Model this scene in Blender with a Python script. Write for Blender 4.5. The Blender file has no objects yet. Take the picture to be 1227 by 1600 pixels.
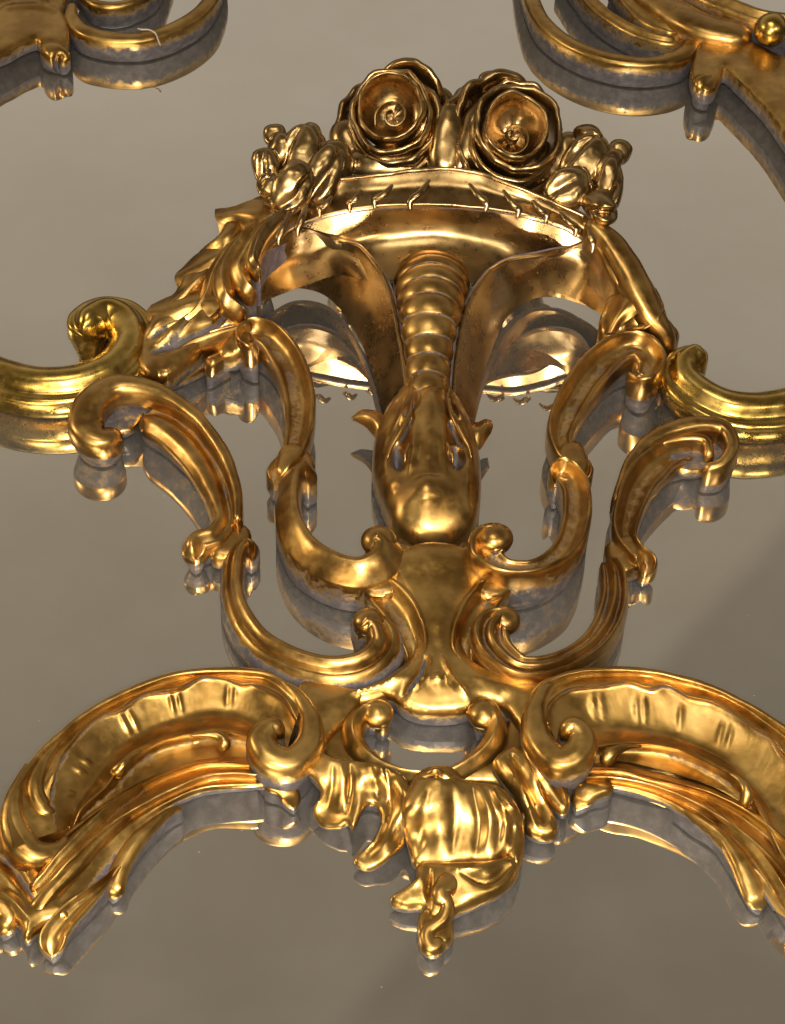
import bpy, math, random
import numpy as np
from mathutils import Vector, Matrix, noise
from mathutils.geometry import delaunay_2d_cdt
random.seed(7)
S = 0.0004                      # metres per working unit
W0, H0 = 1227.0, 1600.0
F = 3200.0; ALPHA = math.radians(45); ROLL = math.radians(2.4)
fw = np.array([0, math.sin(ALPHA), -math.cos(ALPHA)])
r0 = np.array([1.0, 0, 0]); u0 = np.array([0, math.cos(ALPHA), math.sin(ALPHA)])
rt = math.cos(ROLL)*r0 + math.sin(ROLL)*u0
up = -math.sin(ROLL)*r0 + math.cos(ROLL)*u0
cam = -fw*F
def P(u, v, h):                 # a spot on the carving, at height h above the glass
    d = fw*F + rt*(u-W0/2) - up*(v-H0/2)
    t = (h-cam[2])/d[2]
    return cam + d*t
def drop(q, dz, dy=0):          # the spot dz lower on a wall, dy further from the viewer
    p = P(*q) + np.array([0, dy, -dz]); d = p-cam; k = F/np.dot(d, fw)
    return (W0/2+np.dot(d, rt)*k, H0/2-np.dot(d, up)*k, p[2])
def Q(p):
    d = p-cam; k = F/np.dot(d, fw)
    return (W0/2+np.dot(d, rt)*k, H0/2-np.dot(d, up)*k, p[2])
def US(p):                      # working units per picture unit there
    return float(np.dot(np.array(p)-cam, fw))/F

scene = bpy.context.scene
col = scene.collection
def crom(A, n):                 # Catmull-Rom through rows of A, n samples per span
    A = np.asarray(A, float)
    if len(A) < 3:
        t = np.linspace(0, 1, n*(len(A)-1)+1)[:, None]
        return A[0]*(1-t)+A[-1]*t
    Q = np.vstack([2*A[0]-A[1], A, 2*A[-1]-A[-2]])
    out = []
    for i in range(1, len(Q)-2):
        p0, p1, p2, p3 = Q[i-1:i+3]
        for k in range(n):
            t = k/n
            out.append(.5*((2*p1)+(-p0+p2)*t+(2*p0-5*p1+4*p2-p3)*t*t+(-p0+3*p1-3*p2+p3)*t**3))
    out.append(Q[-2])
    return np.array(out)
def resample(C, step, nd=2):
    d = np.r_[0, np.cumsum(np.linalg.norm(np.diff(C[:, :nd], axis=0), axis=1))]
    n = max(4, int(d[-1]/step))
    s = np.linspace(0, d[-1], n+1)
    return np.stack([np.interp(s, d, C[:, k]) for k in range(C.shape[1])], 1), s
def wob(p, a=1.0, sc=34.0):
    v = Vector((p[0]/sc, p[1]/sc, p[2]/sc))
    n = noise.noise_vector(v)*.95*a + noise.noise_vector(v*3.1)*.22*a + noise.noise_vector(v*7.3)*.10*a
    return (p[0]+n.x, p[1]+n.y, p[2]+n.z)
def tag(o, label=None, cat=None, group=None, kind=None):
    if label: o['label'] = label
    if cat: o['category'] = cat
    if group: o['group'] = group
    if kind: o['kind'] = kind
    return o
def thing(name, label, cat, u, v, group=None):
    o = bpy.data.objects.new(name, None); col.objects.link(o)
    p = P(u, v, 0)*S; o.location = (p[0], p[1], 0); o.empty_display_size = .02
    return tag(o, label, cat, group)
def mesh(name, V, Fc, G, mat, parent=None, sharp=55, wobble=1.0):
    if wobble: V = [wob(p, wobble) for p in V]
    V = np.array(V, float)
    V[:, 2] = np.maximum(V[:, 2], 1.5)
    off = np.zeros(3)
    if parent is not None:
        q = parent
        while q is not None:
            off += np.array(q.location); q = q.parent
    me = bpy.data.meshes.new(name)
    me.from_pydata([tuple(p) for p in V*S-off], [], Fc)
    at = me.attributes.new('gild', 'FLOAT', 'POINT')
    at.data.foreach_set('value', np.array(G, dtype=np.float32))
    me.polygons.foreach_set('use_smooth', [True]*len(me.polygons))
    me.update()
    me.set_sharp_from_angle(angle=math.radians(sharp))
    me.materials.append(mat)
    o = bpy.data.objects.new(name, me); col.objects.link(o)
    if parent is not None: o.parent = parent
    return o

DEF = {'w': .66, 'u': .25}     # how far the gilding runs down the sides and under
# ---- cross-sections: (s, z, g); s=+1 is the left of the direction of travel, z<=1, g = gilding
PROF = {
 'roll': [(-1,.30,.6),(-.93,.55,1),(-.7,.83,1),(-.35,.97,1),(0,1,1),(.35,.97,1),(.7,.83,1),(.93,.55,1),(1,.30,.6)],
 'sharp': [(-1,.1,.5),(-.8,.42,1),(-.4,.75,1),(-.1,.97,1),(.05,1,1),(.35,.78,1),(.75,.5,1),(1,.1,.5)],
 # high rim on the left, hollow, low lip on the right
 'coveL': [(-1,.18,.3),(-.9,.34,.9),(-.76,.36,1),(-.6,.2,.5),(-.2,.08,.42),(.2,.2,.62),(.5,.6,1),(.66,.93,1),(.8,1,1),(.93,.85,1),(1,.5,.6)],
 'coveM': [(-1,.55,.3),(-.9,.72,.9),(-.76,.72,1),(-.55,.4,.5),(-.15,.18,.45),(.25,.3,.65),(.5,.66,1),(.66,.93,1),(.8,1,1),(.93,.85,1),(1,.5,.6)],
 'two': [(-1,.2,.4),(-.86,.55,1),(-.62,.66,1),(-.38,.42,.3),(-.22,.55,.9),(.1,.92,1),(.35,1,1),(.62,.86,1),(.8,.6,.9),(1,.25,.4)],
 'three': [(-1,.3,.4),(-.85,.7,1),(-.62,.75,1),(-.45,.45,.2),(-.3,.72,.95),(0,.98,1),(.22,.8,1),(.36,.5,.2),(.5,.75,.95),(.72,.95,1),(.88,.75,1),(1,.35,.4)],
 'mould': [(-1,.12,.4),(-.93,.3,.9),(-.74,.36,1),(-.58,.36,.8),(-.46,.52,.8),(-.25,.86,1),(.1,1,1),(.45,.9,1),(.8,.6,1),(1,.2,.6)],
 'cup': [(-1,.7,.4),(-.9,1,1),(-.75,.9,1),(-.4,.45,.9),(0,.3,.9),(.4,.45,.9),(.75,.9,1),(.9,1,1),(1,.7,.4)],
 'leaf': [(-1,.0,.5),(-.85,.3,1),(-.55,.55,1),(-.25,.5,.9),(-.08,.8,1),(.0,1,1),(.08,.8,1),(.25,.5,.9),(.55,.55,1),(.85,.3,1),(1,.0,.5)],
}
def profile(nm, n):
    if isinstance(nm, (tuple, list)):
        return profile(nm[0], n)
    if nm.endswith('-'):
        A = [(-s, z, g) for s, z, g in reversed(PROF[nm[:-1]])]
    else: A = PROF[nm]
    C = crom(A, 6)
    s = np.linspace(-1, 1, n)
    return s, np.interp(s, C[:, 0], C[:, 1]), np.interp(s, C[:, 0], C[:, 2])
def strip(name, pts, parent, mat, prof='roll', D=None, wall=18, zb=4, caps=(1, 1), step=3.2, n=25, under=.5, wobble=1.0, k=1.0, wfun=None, gwall=None, rel=None):
    if gwall is None: gwall = DEF['w']
    gu = DEF['u']
    return _strip(name, pts, parent, mat, prof, D, wall, zb, caps, step, n, under, wobble, k, wfun, gwall, rel, gu)
def _strip(name, pts, parent, mat, prof, D, wall, zb, caps, step, n, under, wobble, k, wfun, gwall, rel, gu):
    """carved member following pts = (u, v, top height, width)"""
    R = []
    for (u, v, h, w) in pts:
        p = P(u, v, h); us = US(p); R.append((p[0], p[1], h, w*us))
    C, s = resample(crom(R, 14), step)
    T = np.gradient(C[:, :2], axis=0)
    for _ in range(2):
        T[1:-1] = (T[:-2]+T[1:-1]*2+T[2:])/4
    T /= np.linalg.norm(T, axis=1)[:, None]+1e-9
    L = np.stack([-T[:, 1], T[:, 0]], 1)
    blend = None
    if isinstance(prof, tuple):
        pA = profile(prof[0], n); pB = profile(prof[1], n); blend = prof[2:]
    ps, pz, pg = profile(prof, n)
    V, G, Fc = [], [], []
    tot = s[-1]
    zb0 = zb
    for i in range(len(C)):
        x, y, h, w = C[i]
        q = 1.0
        if rel: zb = max(h-rel, 4)
        if blend:
            f = min(1, max(0, (s[i]/tot-blend[0])/(blend[1]-blend[0]))); f = f*f*(3-2*f)
            pz = pA[1]*(1-f)+pB[1]*f; pg = pA[2]*(1-f)+pB[2]*f
        if caps[0]:
            r = max(w*.5*caps[0], 4); 
            if s[i] < r: q = min(q, math.sqrt(max(0, 1-(1-s[i]/r)**2)))
        if caps[1]:
            r = max(w*.5*caps[1], 4)
            if tot-s[i] < r: q = min(q, math.sqrt(max(0, 1-(1-(tot-s[i])/r)**2)))
        q = max(q, .04)
        d = (D if D else w*.5)
        ww = w*q*k
        if wfun: ww *= wfun(s[i]/tot)
        he = h - d*.75*(1-q)
        ring = []
        for j in range(n):
            z = he - d*(1-pz[j])*(.3+.7*q)
            ring.append((x+L[i, 0]*ps[j]*ww/2, y+L[i, 1]*ps[j]*ww/2, z, pg[j]))
        zr, zl = ring[-1][2], ring[0][2]
        for (sgn, z0, idx) in ((1, zr, -1), (-1, zl, 0)):
            pass
        wz = wall*(.4+.6*q)
        lowr = max(zr-wz, zb+3); lowl = max(zl-wz, zb+3)
        a = ring
        # left side down, under, right side up
        def pt(sv, z, g): return (x+L[i, 0]*sv*ww/2, y+L[i, 1]*sv*ww/2, z, g)
        a = a + [pt(1.0, (zr+lowr)/2+1, min(1, .25+gwall)), pt(.99, lowr+1, gwall), pt(.94, lowr-1.5, gu), pt(under, zb, gu), pt(0, zb-.5, gu), pt(-under, zb, gu),
                 pt(-.94, lowl-1.5, gu), pt(-.99, lowl+1, gwall), pt(-1.0, (zl+lowl)/2+1, min(1, .25+gwall))]
        m = len(a)
        for (X, Y, Z, g) in a: V.append((X, Y, Z)); G.append(g)
    N = len(C)
    for i in range(N-1):
        for j in range(m):
            j2 = (j+1) % m
            Fc.append((i*m+j, (i+1)*m+j, (i+1)*m+j2, i*m+j2))
    for i0, rev in ((0, False), (N-1, True)):
        f = [i0*m+j for j in range(m)]
        Fc.append(tuple(f[::-1] if rev else f))
    return mesh(name, V, Fc, G, mat, parent, wobble=wobble)

def inpoly(X, Y, poly):
    ins = np.zeros(len(X), bool); n = len(poly)
    j = n-1
    for i in range(n):
        xi, yi = poly[i]; xj, yj = poly[j]
        c = ((yi > Y) != (yj > Y)) & (X < (xj-xi)*(Y-yi)/(yj-yi+1e-12)+xi)
        ins ^= c; j = i
    return ins
def segdist(X, Y, poly, closed=True):
    best = np.full(len(X), 1e9); tt = np.zeros(len(X)); n = len(poly)
    cum = 0; Ls = []
    rng = range(n) if closed else range(n-1)
    for i in rng:
        a = poly[i]; b = poly[(i+1) % n]; ab = b-a; l2 = (ab**2).sum()+1e-9
        t = np.clip(((X-a[0])*ab[0]+(Y-a[1])*ab[1])/l2, 0, 1)
        d = np.hypot(X-a[0]-t*ab[0], Y-a[1]-t*ab[1])
        m = d < best; best[m] = d[m]; tt[m] = (cum+t*math.sqrt(l2))[m]
        cum += math.sqrt(l2)
    return best, tt/max(cum, 1e-9)
def smooth_closed(pts, n=5):
    A = np.asarray(pts, float); m = len(A); out = []
    for i in range(m):
        p0, p1, p2, p3 = A[(i-1) % m], A[i], A[(i+1) % m], A[(i+2) % m]
        for k in range(n):
            t = k/n
            out.append(.5*((2*p1)+(-p0+p2)*t+(2*p0-5*p1+4*p2-p3)*t*t+(-p0+3*p1-3*p2+p3)*t**3))
    return np.array(out)
def plate(name, outline, hs, parent, mat, B=14, R=22, wall=16, zb=4, strokes=(), g=1.0, step=3.4, uR=14, wobble=1.0, smooth=5):
    """carved panel: outline in (u,v), hs = number or [(u,v,h)...] top-edge heights, strokes = (pts, amp, width[, gild])"""
    if not isinstance(hs, (list, tuple)): hs = [(0, 0, hs)]
    hs = np.array(hs, float)
    href = hs[:, 2].mean()
    O = smooth_closed(outline, smooth) if smooth > 1 else np.array(outline, float)
    # resample outline
    Oc = np.vstack([O, O[:1]]); Or, _ = resample(Oc, step); Or = Or[:-1]
    x0, y0 = Or.min(0); x1, y1 = Or.max(0)
    gx, gy = np.meshgrid(np.arange(x0, x1, step), np.arange(y0, y1, step))
    gx[::2] += step/2; gx = gx.ravel(); gy = gy.ravel()
    m = inpoly(gx, gy, Or); gx, gy = gx[m], gy[m]
    d, _ = segdist(gx, gy, Or); k = d > step*.6; gx, gy, d = gx[k], gy[k], d[k]
    nO = len(Or)
    vin = [Vector((float(a), float(b))) for a, b in Or]+[Vector((float(a), float(b))) for a, b in zip(gx, gy)]
    res = delaunay_2d_cdt(vin, [], [list(range(nO))], 1, 1e-4)
    vo = np.array([(p.x, p.y) for p in res[0]]); tris = [tuple(f) for f in res[2]]
    X, Y = vo[:, 0], vo[:, 1]
    d, _ = segdist(X, Y, Or)
    if len(hs) == 1: hb = np.full(len(X), hs[0, 2])
    else:
        w = 1/((X[:, None]-hs[:, 0])**2+(Y[:, None]-hs[:, 1])**2+200)**1.3
        hb = (w*hs[:, 2]).sum(1)/w.sum(1)
    t = np.clip(d/R, 0, 1)
    z = hb + B*np.sqrt(np.clip(1-(1-t)**2, 0, 1))
    G = np.full(len(X), float(g))
    for st in strokes:
        pp, amp, wd = st[:3]
        c = crom(np.array(pp, float), 8)
        dd, tt = segdist(X, Y, c, closed=False)
        tp = np.sin(np.pi*np.clip(tt*.92+.04, 0, 1))**.5
        e = np.exp(-(dd/(wd*(.45+.55*tp)))**2)*np.clip(t*1.6, 0, 1)
        z = z + amp*e*tp
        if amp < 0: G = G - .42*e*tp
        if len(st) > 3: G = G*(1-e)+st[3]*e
    n = len(X)
    bt = d < 1e-2
    V = []; GG = []
    XY = np.array([P(a, b, c) for a, b, c in zip(X, Y, hb)])
    for i in range(n): V.append((XY[i, 0], XY[i, 1], z[i])); GG.append(G[i] if not bt[i] else .6)
    low = np.maximum(hb-wall, zb+3)
    for i in range(n):
        zz = low[i] - (low[i]-zb)*min(d[i]/uR, 1)
        V.append((XY[i, 0], XY[i, 1], zz)); GG.append(DEF['u'])
    # orientation: image v is down so flip
    Fc = []
    for f in tris: Fc.append((f[0], f[2], f[1])); Fc.append((f[0]+n, f[1]+n, f[2]+n))
    cnt = {}
    for f in tris:
        for a, b in ((f[0], f[1]), (f[1], f[2]), (f[2], f[0])):
            if (b, a) in cnt: del cnt[(b, a)]
            else: cnt[(a, b)] = 1
    for (a, b) in cnt: Fc.append((a, b, b+n, a+n))
    me_flip = True
    o = mesh(name, V, Fc, GG, mat, parent, wobble=wobble, sharp=48)
    import bmesh
    bm = bmesh.new(); bm.from_mesh(o.data); bmesh.ops.recalc_face_normals(bm, faces=bm.faces); bm.to_mesh(o.data); bm.free()
    return o
def rails(name, rl, parent, mat, M=110, sub=5, zb=4, inset=10, drop=6, wobble=.9, bumps=()):
    """carved moulding lofted across long rails; rl = [([(u, v, h)...], gild)...] from the outer edge to the inner edge"""
    rows = []; gs = []
    for pts, g in rl:
        w = np.array([P(*q) for q in pts]); c_, _ = resample(crom(w, 10), 1.0, 3)
        idx = np.linspace(0, len(c_)-1, M); rows.append(np.stack([np.interp(idx, np.arange(len(c_)), c_[:, k]) for k in range(3)], 1)); gs.append(g)
    A = np.array(rows)                       # rails x M x 3
    out = np.array([crom(A[:, j], sub) for j in range(M)])   # M x K x 3
    if bumps:
        fl = out.reshape(-1, 3); d_ = fl-cam; k_ = F/(d_@fw); U_ = W0/2+(d_@rt)*k_; V_ = H0/2-(d_@up)*k_
        for (bu, bv, bx, by, amp, wd) in bumps:
            dd, tt = segdist(U_, V_, np.array([[bu, bv], [bu+bx, bv+by]]), closed=False)
            fl[:, 2] += .5*amp*np.exp(-(dd/wd)**2)*np.sin(np.pi*np.clip(tt*.9+.05, 0, 1))
        out = fl.reshape(out.shape)
    gg = np.interp(np.linspace(0, len(gs)-1, out.shape[1]), range(len(gs)), gs)
    V, G, Fc = [], [], []
    for j in range(M):
        top = out[j]; o0, o1 = top[0], top[-1]; dr = (o1-o0)[:2]; dr = dr/(np.linalg.norm(dr)+1e-9)
        ring = [(*p, g) for p, g in zip(top, gg)]
        ring += [(o1[0], o1[1], max(o1[2]-drop, zb+2), DEF['w']), (o1[0]-dr[0]*inset, o1[1]-dr[1]*inset, zb+1, DEF['u']),
                 ((o0[0]+o1[0])/2, (o0[1]+o1[1])/2, zb, DEF['u']), (o0[0]+dr[0]*inset, o0[1]+dr[1]*inset, zb+1, DEF['u']), (o0[0], o0[1], max(o0[2]-drop*3, zb+2), DEF['w'])]
        m = len(ring)
        for x, y, z, g in ring: V.append((x, y, z)); G.append(g)
    for j in range(M-1):
        for k in range(m): Fc.append((j*m+k, j*m+(k+1) % m, (j+1)*m+(k+1) % m, (j+1)*m+k))
    Fc.append(tuple(range(m))); Fc.append(tuple((M-1)*m+k for k in range(m)))
    return finish_normals(mesh(name, V, Fc, G, mat, parent, wobble=wobble, sharp=50))
def finish_normals(o):
    import bmesh
    bm = bmesh.new(); bm.from_mesh(o.data); bmesh.ops.recalc_face_normals(bm, faces=bm.faces); bm.to_mesh(o.data); bm.free()
    return o
def loft(name, rows, parent, mat, thick=9, nu=8, nv=8, g=1.0, wobble=1.0, strokes=(), gf=None):
    """surface through rows of (u,v,h), given real thickness away from the viewer"""
    A = np.array([[P(*q) for q in r] for r in rows])          # nr x nc x 3
    a = np.array([crom(A[i], nu) for i in range(A.shape[0])])
    b = np.array([crom(a[:, j], nv) for j in range(a.shape[1])]).transpose(1, 0, 2)
    ny, nx = b.shape[:2]
    du = np.gradient(b, axis=1); dv = np.gradient(b, axis=0)
    N = np.cross(du, dv); N /= np.linalg.norm(N, axis=2)[..., None]+1e-9
    if (N*(cam-b)).sum(2).mean() < 0: N = -N
    V = [tuple(p) for p in b.reshape(-1, 3)]
    uv = np.stack(np.meshgrid(np.linspace(0, 1, nx), np.linspace(0, 1, ny)), -1)
    if strokes:
        for (pp, amp, wd) in strokes:
            c = crom(np.array(pp, float), 8)
            dd, tt = segdist(uv[..., 0].ravel()*100, uv[..., 1].ravel()*100, c, closed=False)
            e = (np.exp(-(dd/wd)**2)*amp*np.sin(np.pi*np.clip(tt*.94+.03, 0, 1))**.5).reshape(ny, nx)
            b = b + N*e[..., None]
        V = [tuple(p) for p in b.reshape(-1, 3)]
    k = b - N*thick
    nv_ = ny*nx
    V += [tuple(p) for p in k.reshape(-1, 3)]
    G = [g]*nv_ + [.1]*nv_
    if gf: G = [gf(uv[i//nx, i % nx]) for i in range(nv_)] + [.1]*nv_
    Fc = []
    for i in range(ny-1):
        for j in range(nx-1):
            q = (i*nx+j, i*nx+j+1, (i+1)*nx+j+1, (i+1)*nx+j)
            Fc.append(q); Fc.append(tuple(x+nv_ for x in q[::-1]))
    bd = [(0, j) for j in range(nx)]+[(i, nx-1) for i in range(1, ny)]+[(ny-1, j) for j in range(nx-2, -1, -1)]+[(i, 0) for i in range(ny-2, 0, -1)]
    for q in range(len(bd)):
        a_ = bd[q]; c_ = bd[(q+1) % len(bd)]
        ia = a_[0]*nx+a_[1]; ic = c_[0]*nx+c_[1]
        Fc.append((ia, ia+nv_, ic+nv_, ic))
    return finish_normals(mesh(name, V, Fc, G, mat, parent, wobble=wobble))
def blob(name, u, v, h, r, parent, mat, axis=(0, 0, 1), taper=0.0, g=1.0, grooves=0, gd=.08, seed=0, wobble=1.4, n=26, flat=1.0, sq=1.0, twist=0):
    if grooves: n = 40
    """rounded lump; r=(ra, rb, rc) radii, rc along axis; taper narrows the top"""
    c = P(u, v, h); us = US(c); ra, rb, rc = [q*us for q in r]
    z = Vector(axis).normalized(); x = Vector((1, 0, 0)) if abs(z.x) < .8 else Vector((0, 1, 0))
    y = z.cross(x).normalized(); x = y.cross(z)
    V, G, Fc = [], [], []
    m = n*2
    for i in range(n+1):
        th = math.pi*i/n
        for j in range(m):
            ph = 2*math.pi*j/m
            k = math.sin(th)*(1-taper*math.cos(th)*.5)
            gr = 1 - (gd*(abs(math.cos(grooves*ph/2+seed+twist*th))**7) if grooves else 0)*abs(math.sin(th))**.6
            ce = lambda q: math.copysign(abs(q)**sq, q)
            kk = abs(math.sin(th))**sq*(1-taper*math.cos(th)*.5)
            p = x*(ra*kk*gr*ce(math.cos(ph))) + y*(rb*kk*gr*ce(math.sin(ph))) + z*(rc*ce(math.cos(th)))
            V.append((c[0]+p.x, c[1]+p.y, c[2]+p.z)); G.append(g if gr > 1-gd*.5 else g*.6)
    for i in range(n):
        for j in range(m):
            Fc.append((i*m+j, (i+1)*m+j, (i+1)*m+(j+1) % m, i*m+(j+1) % m))
    return mesh(name, V, Fc, G, mat, parent, wobble=wobble)
def tube(name, pts, parent, mat, g=1.0, wobble=.8, step=3, n=14, caps=(1, 1), squash=1.0):
    """free round member through pts = (u, v, h, diameter)"""
    R = []
    for (u, v, h, w) in pts:
        p = P(u, v, h); R.append((p[0], p[1], p[2], w*US(p)))
    C, s = resample(crom(R, 12), step, 3)
    T = np.gradient(C[:, :3], axis=0); T /= np.linalg.norm(T, axis=1)[:, None]+1e-9
    V, G, Fc = [], [], []
    for i in range(len(C)):
        r = C[i, 3]/2; q = 1
        e = min(s[i] if caps[0] else 1e9, s[-1]-s[i] if caps[1] else 1e9)
        if e < r: q = max(.05, math.sqrt(1-(1-e/r)**2))
        t = Vector(T[i]); a = t.cross(Vector((0, 0, 1))); a = a.normalized() if a.length > .05 else Vector((1, 0, 0)); b = a.cross(t).normalized()
        for j in range(n):
            ph = 2*math.pi*j/n
            p = a*(math.cos(ph)*r*q)+b*(math.sin(ph)*r*q*squash)
            V.append(tuple(Vector(C[i, :3])+p)); G.append(g)
    N = len(C)
    for i in range(N-1):
        for j in range(n): Fc.append((i*n+j, i*n+(j+1) % n, (i+1)*n+(j+1) % n, (i+1)*n+j))
    Fc.append(tuple(range(n))[::-1]); Fc.append(tuple((N-1)*n+j for j in range(n)))
    return finish_normals(mesh(name, V, Fc, G, mat, parent, wobble=wobble))
# ---------------------------------------------------------------- materials
def nodes(mat):
    mat.use_nodes = True; nt = mat.node_tree; nt.nodes.clear(); return nt, nt.nodes, nt.links
def gold_material(name, c_lo, c_hi, r_lo, r_hi, wear=.5, rubat=.80, bump=.13, bole=(.078, .069, .072), coat=.5):
    m = bpy.data.materials.new(name); nt, N, Lk = nodes(m)
    out = N.new('ShaderNodeOutputMaterial'); b = N.new('ShaderNodeBsdfPrincipled'); Lk.new(b.outputs[0], out.inputs[0])
    tc = N.new('ShaderNodeNewGeometry'); pos = tc.outputs['Position']
    def noi(sc, det, rough=.6):
        n = N.new('ShaderNodeTexNoise'); n.inputs['Scale'].default_value = sc; n.inputs['Detail'].default_value = det
        n.inputs['Roughness'].default_value = rough; Lk.new(pos, n.inputs['Vector']); return n.outputs['Fac']
    def mth(op, a, bb, clamp=False):
        n = N.new('ShaderNodeMath'); n.operation = op; n.use_clamp = clamp
        for i, q in enumerate((a, bb)):
            if hasattr(q, 'links'): Lk.new(q, n.inputs[i])
            else: n.inputs[i].default_value = q
        return n.outputs[0]
    def ramp(fac, p0, p1, a, c):
        n = N.new('ShaderNodeMapRange'); n.interpolation_type = 'SMOOTHSTEP'; Lk.new(fac, n.inputs[0])
        n.inputs[1].default_value = p0; n.inputs[2].default_value = p1; n.inputs[3].default_value = a; n.inputs[4].default_value = c
        return n.outputs[0]
    def mix(fac, a, c):
        n = N.new('ShaderNodeMix'); n.data_type = 'RGBA'
        if hasattr(fac, 'links'): Lk.new(fac, n.inputs[0])
        else: n.inputs[0].default_value = fac
        for i, q in ((6, a), (7, c)):
            if hasattr(q, 'links'): Lk.new(q, n.inputs[i])
            else: n.inputs[i].default_value = (*q, 1)
        return n.outputs[2]
    big = noi(38, 3); mid = noi(160, 4); fine = noi(700, 5, .7)
    at = N.new('ShaderNodeAttribute'); at.attribute_name = 'gild'; gild = at.outputs['Fac']
    # worn edge of the gilding: the attribute, eaten by noise
    e = mth('ADD', gild, mth('MULTIPLY', mth('SUBTRACT', mid, .5), wear*1.5))
    e = mth('ADD', e, mth('MULTIPLY', mth('SUBTRACT', fine, .5), wear*.9))
    cover = ramp(e, .24, .52, 0, 1)
    goldc = mix(ramp(big, .35, .68, 0, 1), c_lo, c_hi)
    rub = ramp(mth('ADD', mid, mth('MULTIPLY', fine, .35)), rubat, rubat+.18, 0, .45)        # rubbed through to red-brown bole
    goldc = mix(rub, goldc, (.34, .15, .05))
    bolec = mix(ramp(mid, .35, .7, 0, 1), bole, tuple(min(1, q*1.8) for q in bole))
    bolec = mix(ramp(fine, .62, .78, 0, .5), bolec, (.30, .26, .22))
    colr = mix(cover, bolec, goldc)
    Lk.new(colr, b.inputs['Base Color'])
    Lk.new(mth('MULTIPLY', cover, coat), b.inputs['Coat Weight']); b.inputs['Specular IOR Level'].default_value = .3; b.inputs['Coat Roughness'].default_value = .16
    met = mth('MULTIPLY', cover, ramp(rub, 0, .55, 1, .8)); met = mth('ADD', mth('MULTIPLY', met, .95), .04)
    Lk.new(met, b.inputs['Metallic'])
    rg = ramp(mth('ADD', mth('MULTIPLY', mid, .6), mth('MULTIPLY', big, .4)), .35, .65, r_lo, r_hi)
    n = N.new('ShaderNodeMix'); Lk.new(cover, n.inputs[0]); n.inputs[2].default_value = .62; Lk.new(rg, n.inputs[3]); Lk.new(n.outputs[0], b.inputs['Roughness'])
    hgt = mth('ADD', mth('MULTIPLY', noi(110, 3), .55), mth('MULTIPLY', fine, .16))
    hgt = mth('ADD', hgt, mth('MULTIPLY', cover, .25))
    bp = N.new('ShaderNodeBump'); bp.inputs['Strength'].default_value = bump; bp.inputs['Distance'].default_value = .0012
    Lk.new(hgt, bp.inputs['Height']); Lk.new(bp.outputs[0], b.inputs['Normal'])
    return m
GOLD = gold_material('water_gilding', (.36, .198, .054), (.58, .358, .112), .28, .40, wear=.5, coat=.35)
DARKGOLD = gold_material('toned_gilding', (.32, .198, .074), (.46, .310, .128), .25, .35, wear=.25, bole=(.12, .10, .115), coat=.6, bump=.07, rubat=1.2)
BRIGHT = gold_material('burnished_gilding', (.50, .315, .06), (.74, .51, .145), .22, .32, wear=.35, bump=.07)
FLATG = gold_material('oil_gilding', (.39, .224, .056), (.62, .390, .120), .29, .41, wear=.5, coat=.3)

def mirror_material():
    m = bpy.data.materials.new('old_mirror'); nt, N, Lk = nodes(m)
    out = N.new('ShaderNodeOutputMaterial'); mx = N.new('ShaderNodeMixShader'); gl = N.new('ShaderNodeBsdfGlossy'); df = N.new('ShaderNodeBsdfDiffuse')
    gl.inputs['Roughness'].default_value = .012; gl.inputs['Color'].default_value = (.80, .79, .76, 1)
    df.inputs['Color'].default_value = (.42, .39, .34, 1)
    g = N.new('ShaderNodeNewGeometry')
    n2 = N.new('ShaderNodeTexNoise'); n2.inputs['Scale'].default_value = 4.5; n2.inputs['Detail'].default_value = 7; n2.inputs['Roughness'].default_value = .62; Lk.new(g.outputs['Position'], n2.inputs['Vector'])
    r2 = N.new('ShaderNodeValToRGB'); Lk.new(n2.outputs['Fac'], r2.inputs[0]); r2.color_ramp.elements[0].position = .36; r2.color_ramp.elements[0].color = (.75, .725, .685, 1); r2.color_ramp.elements[1].position = .62; r2.color_ramp.elements[1].color = (.815, .805, .78, 1)
    Lk.new(r2.outputs[0], gl.inputs['Color'])
    v = N.new('ShaderNodeTexVoronoi'); v.inputs['Scale'].default_value = 42; Lk.new(g.outputs['Position'], v.inputs['Vector'])
    lt = N.new('ShaderNodeMapRange'); lt.inputs[1].default_value = .012; lt.inputs[2].default_value = .024; lt.inputs[3].default_value = .55; lt.inputs[4].default_value = 0
    Lk.new(v.outputs['Distance'], lt.inputs[0])
    nz = N.new('ShaderNodeTexNoise'); nz.inputs['Scale'].default_value = 9; nz.inputs['Detail'].default_value = 6; Lk.new(g.outputs['Position'], nz.inputs['Vector'])
    mr = N.new('ShaderNodeMapRange'); Lk.new(nz.outputs['Fac'], mr.inputs[0]); mr.inputs[1].default_value = .3; mr.inputs[2].default_value = .7; mr.inputs[3].default_value = .10; mr.inputs[4].default_value = .15
    ad = N.new('ShaderNodeMath'); ad.operation = 'ADD'; Lk.new(lt.outputs[0], ad.inputs[0]); Lk.new(mr.outputs[0], ad.inputs[1])
    Lk.new(ad.outputs[0], mx.inputs[0]); Lk.new(gl.outputs[0], mx.inputs[1]); Lk.new(df.outputs[0], mx.inputs[2]); Lk.new(mx.outputs[0], out.inputs[0])
    return m
me = bpy.data.meshes.new('mirror_glass')
X, Y, Z = 1.6, 1.8, .006
vs = [(-X, -Y, -Z), (X, -Y, -Z), (X, Y, -Z), (-X, Y, -Z), (-X, -Y, 0), (X, -Y, 0), (X, Y, 0), (-X, Y, 0)]
me.from_pydata(vs, [], [(0, 3, 2, 1), (4, 5, 6, 7), (0, 1, 5, 4), (1, 2, 6, 5), (2, 3, 7, 6), (3, 0, 4, 7)])
me.materials.append(mirror_material())
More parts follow.
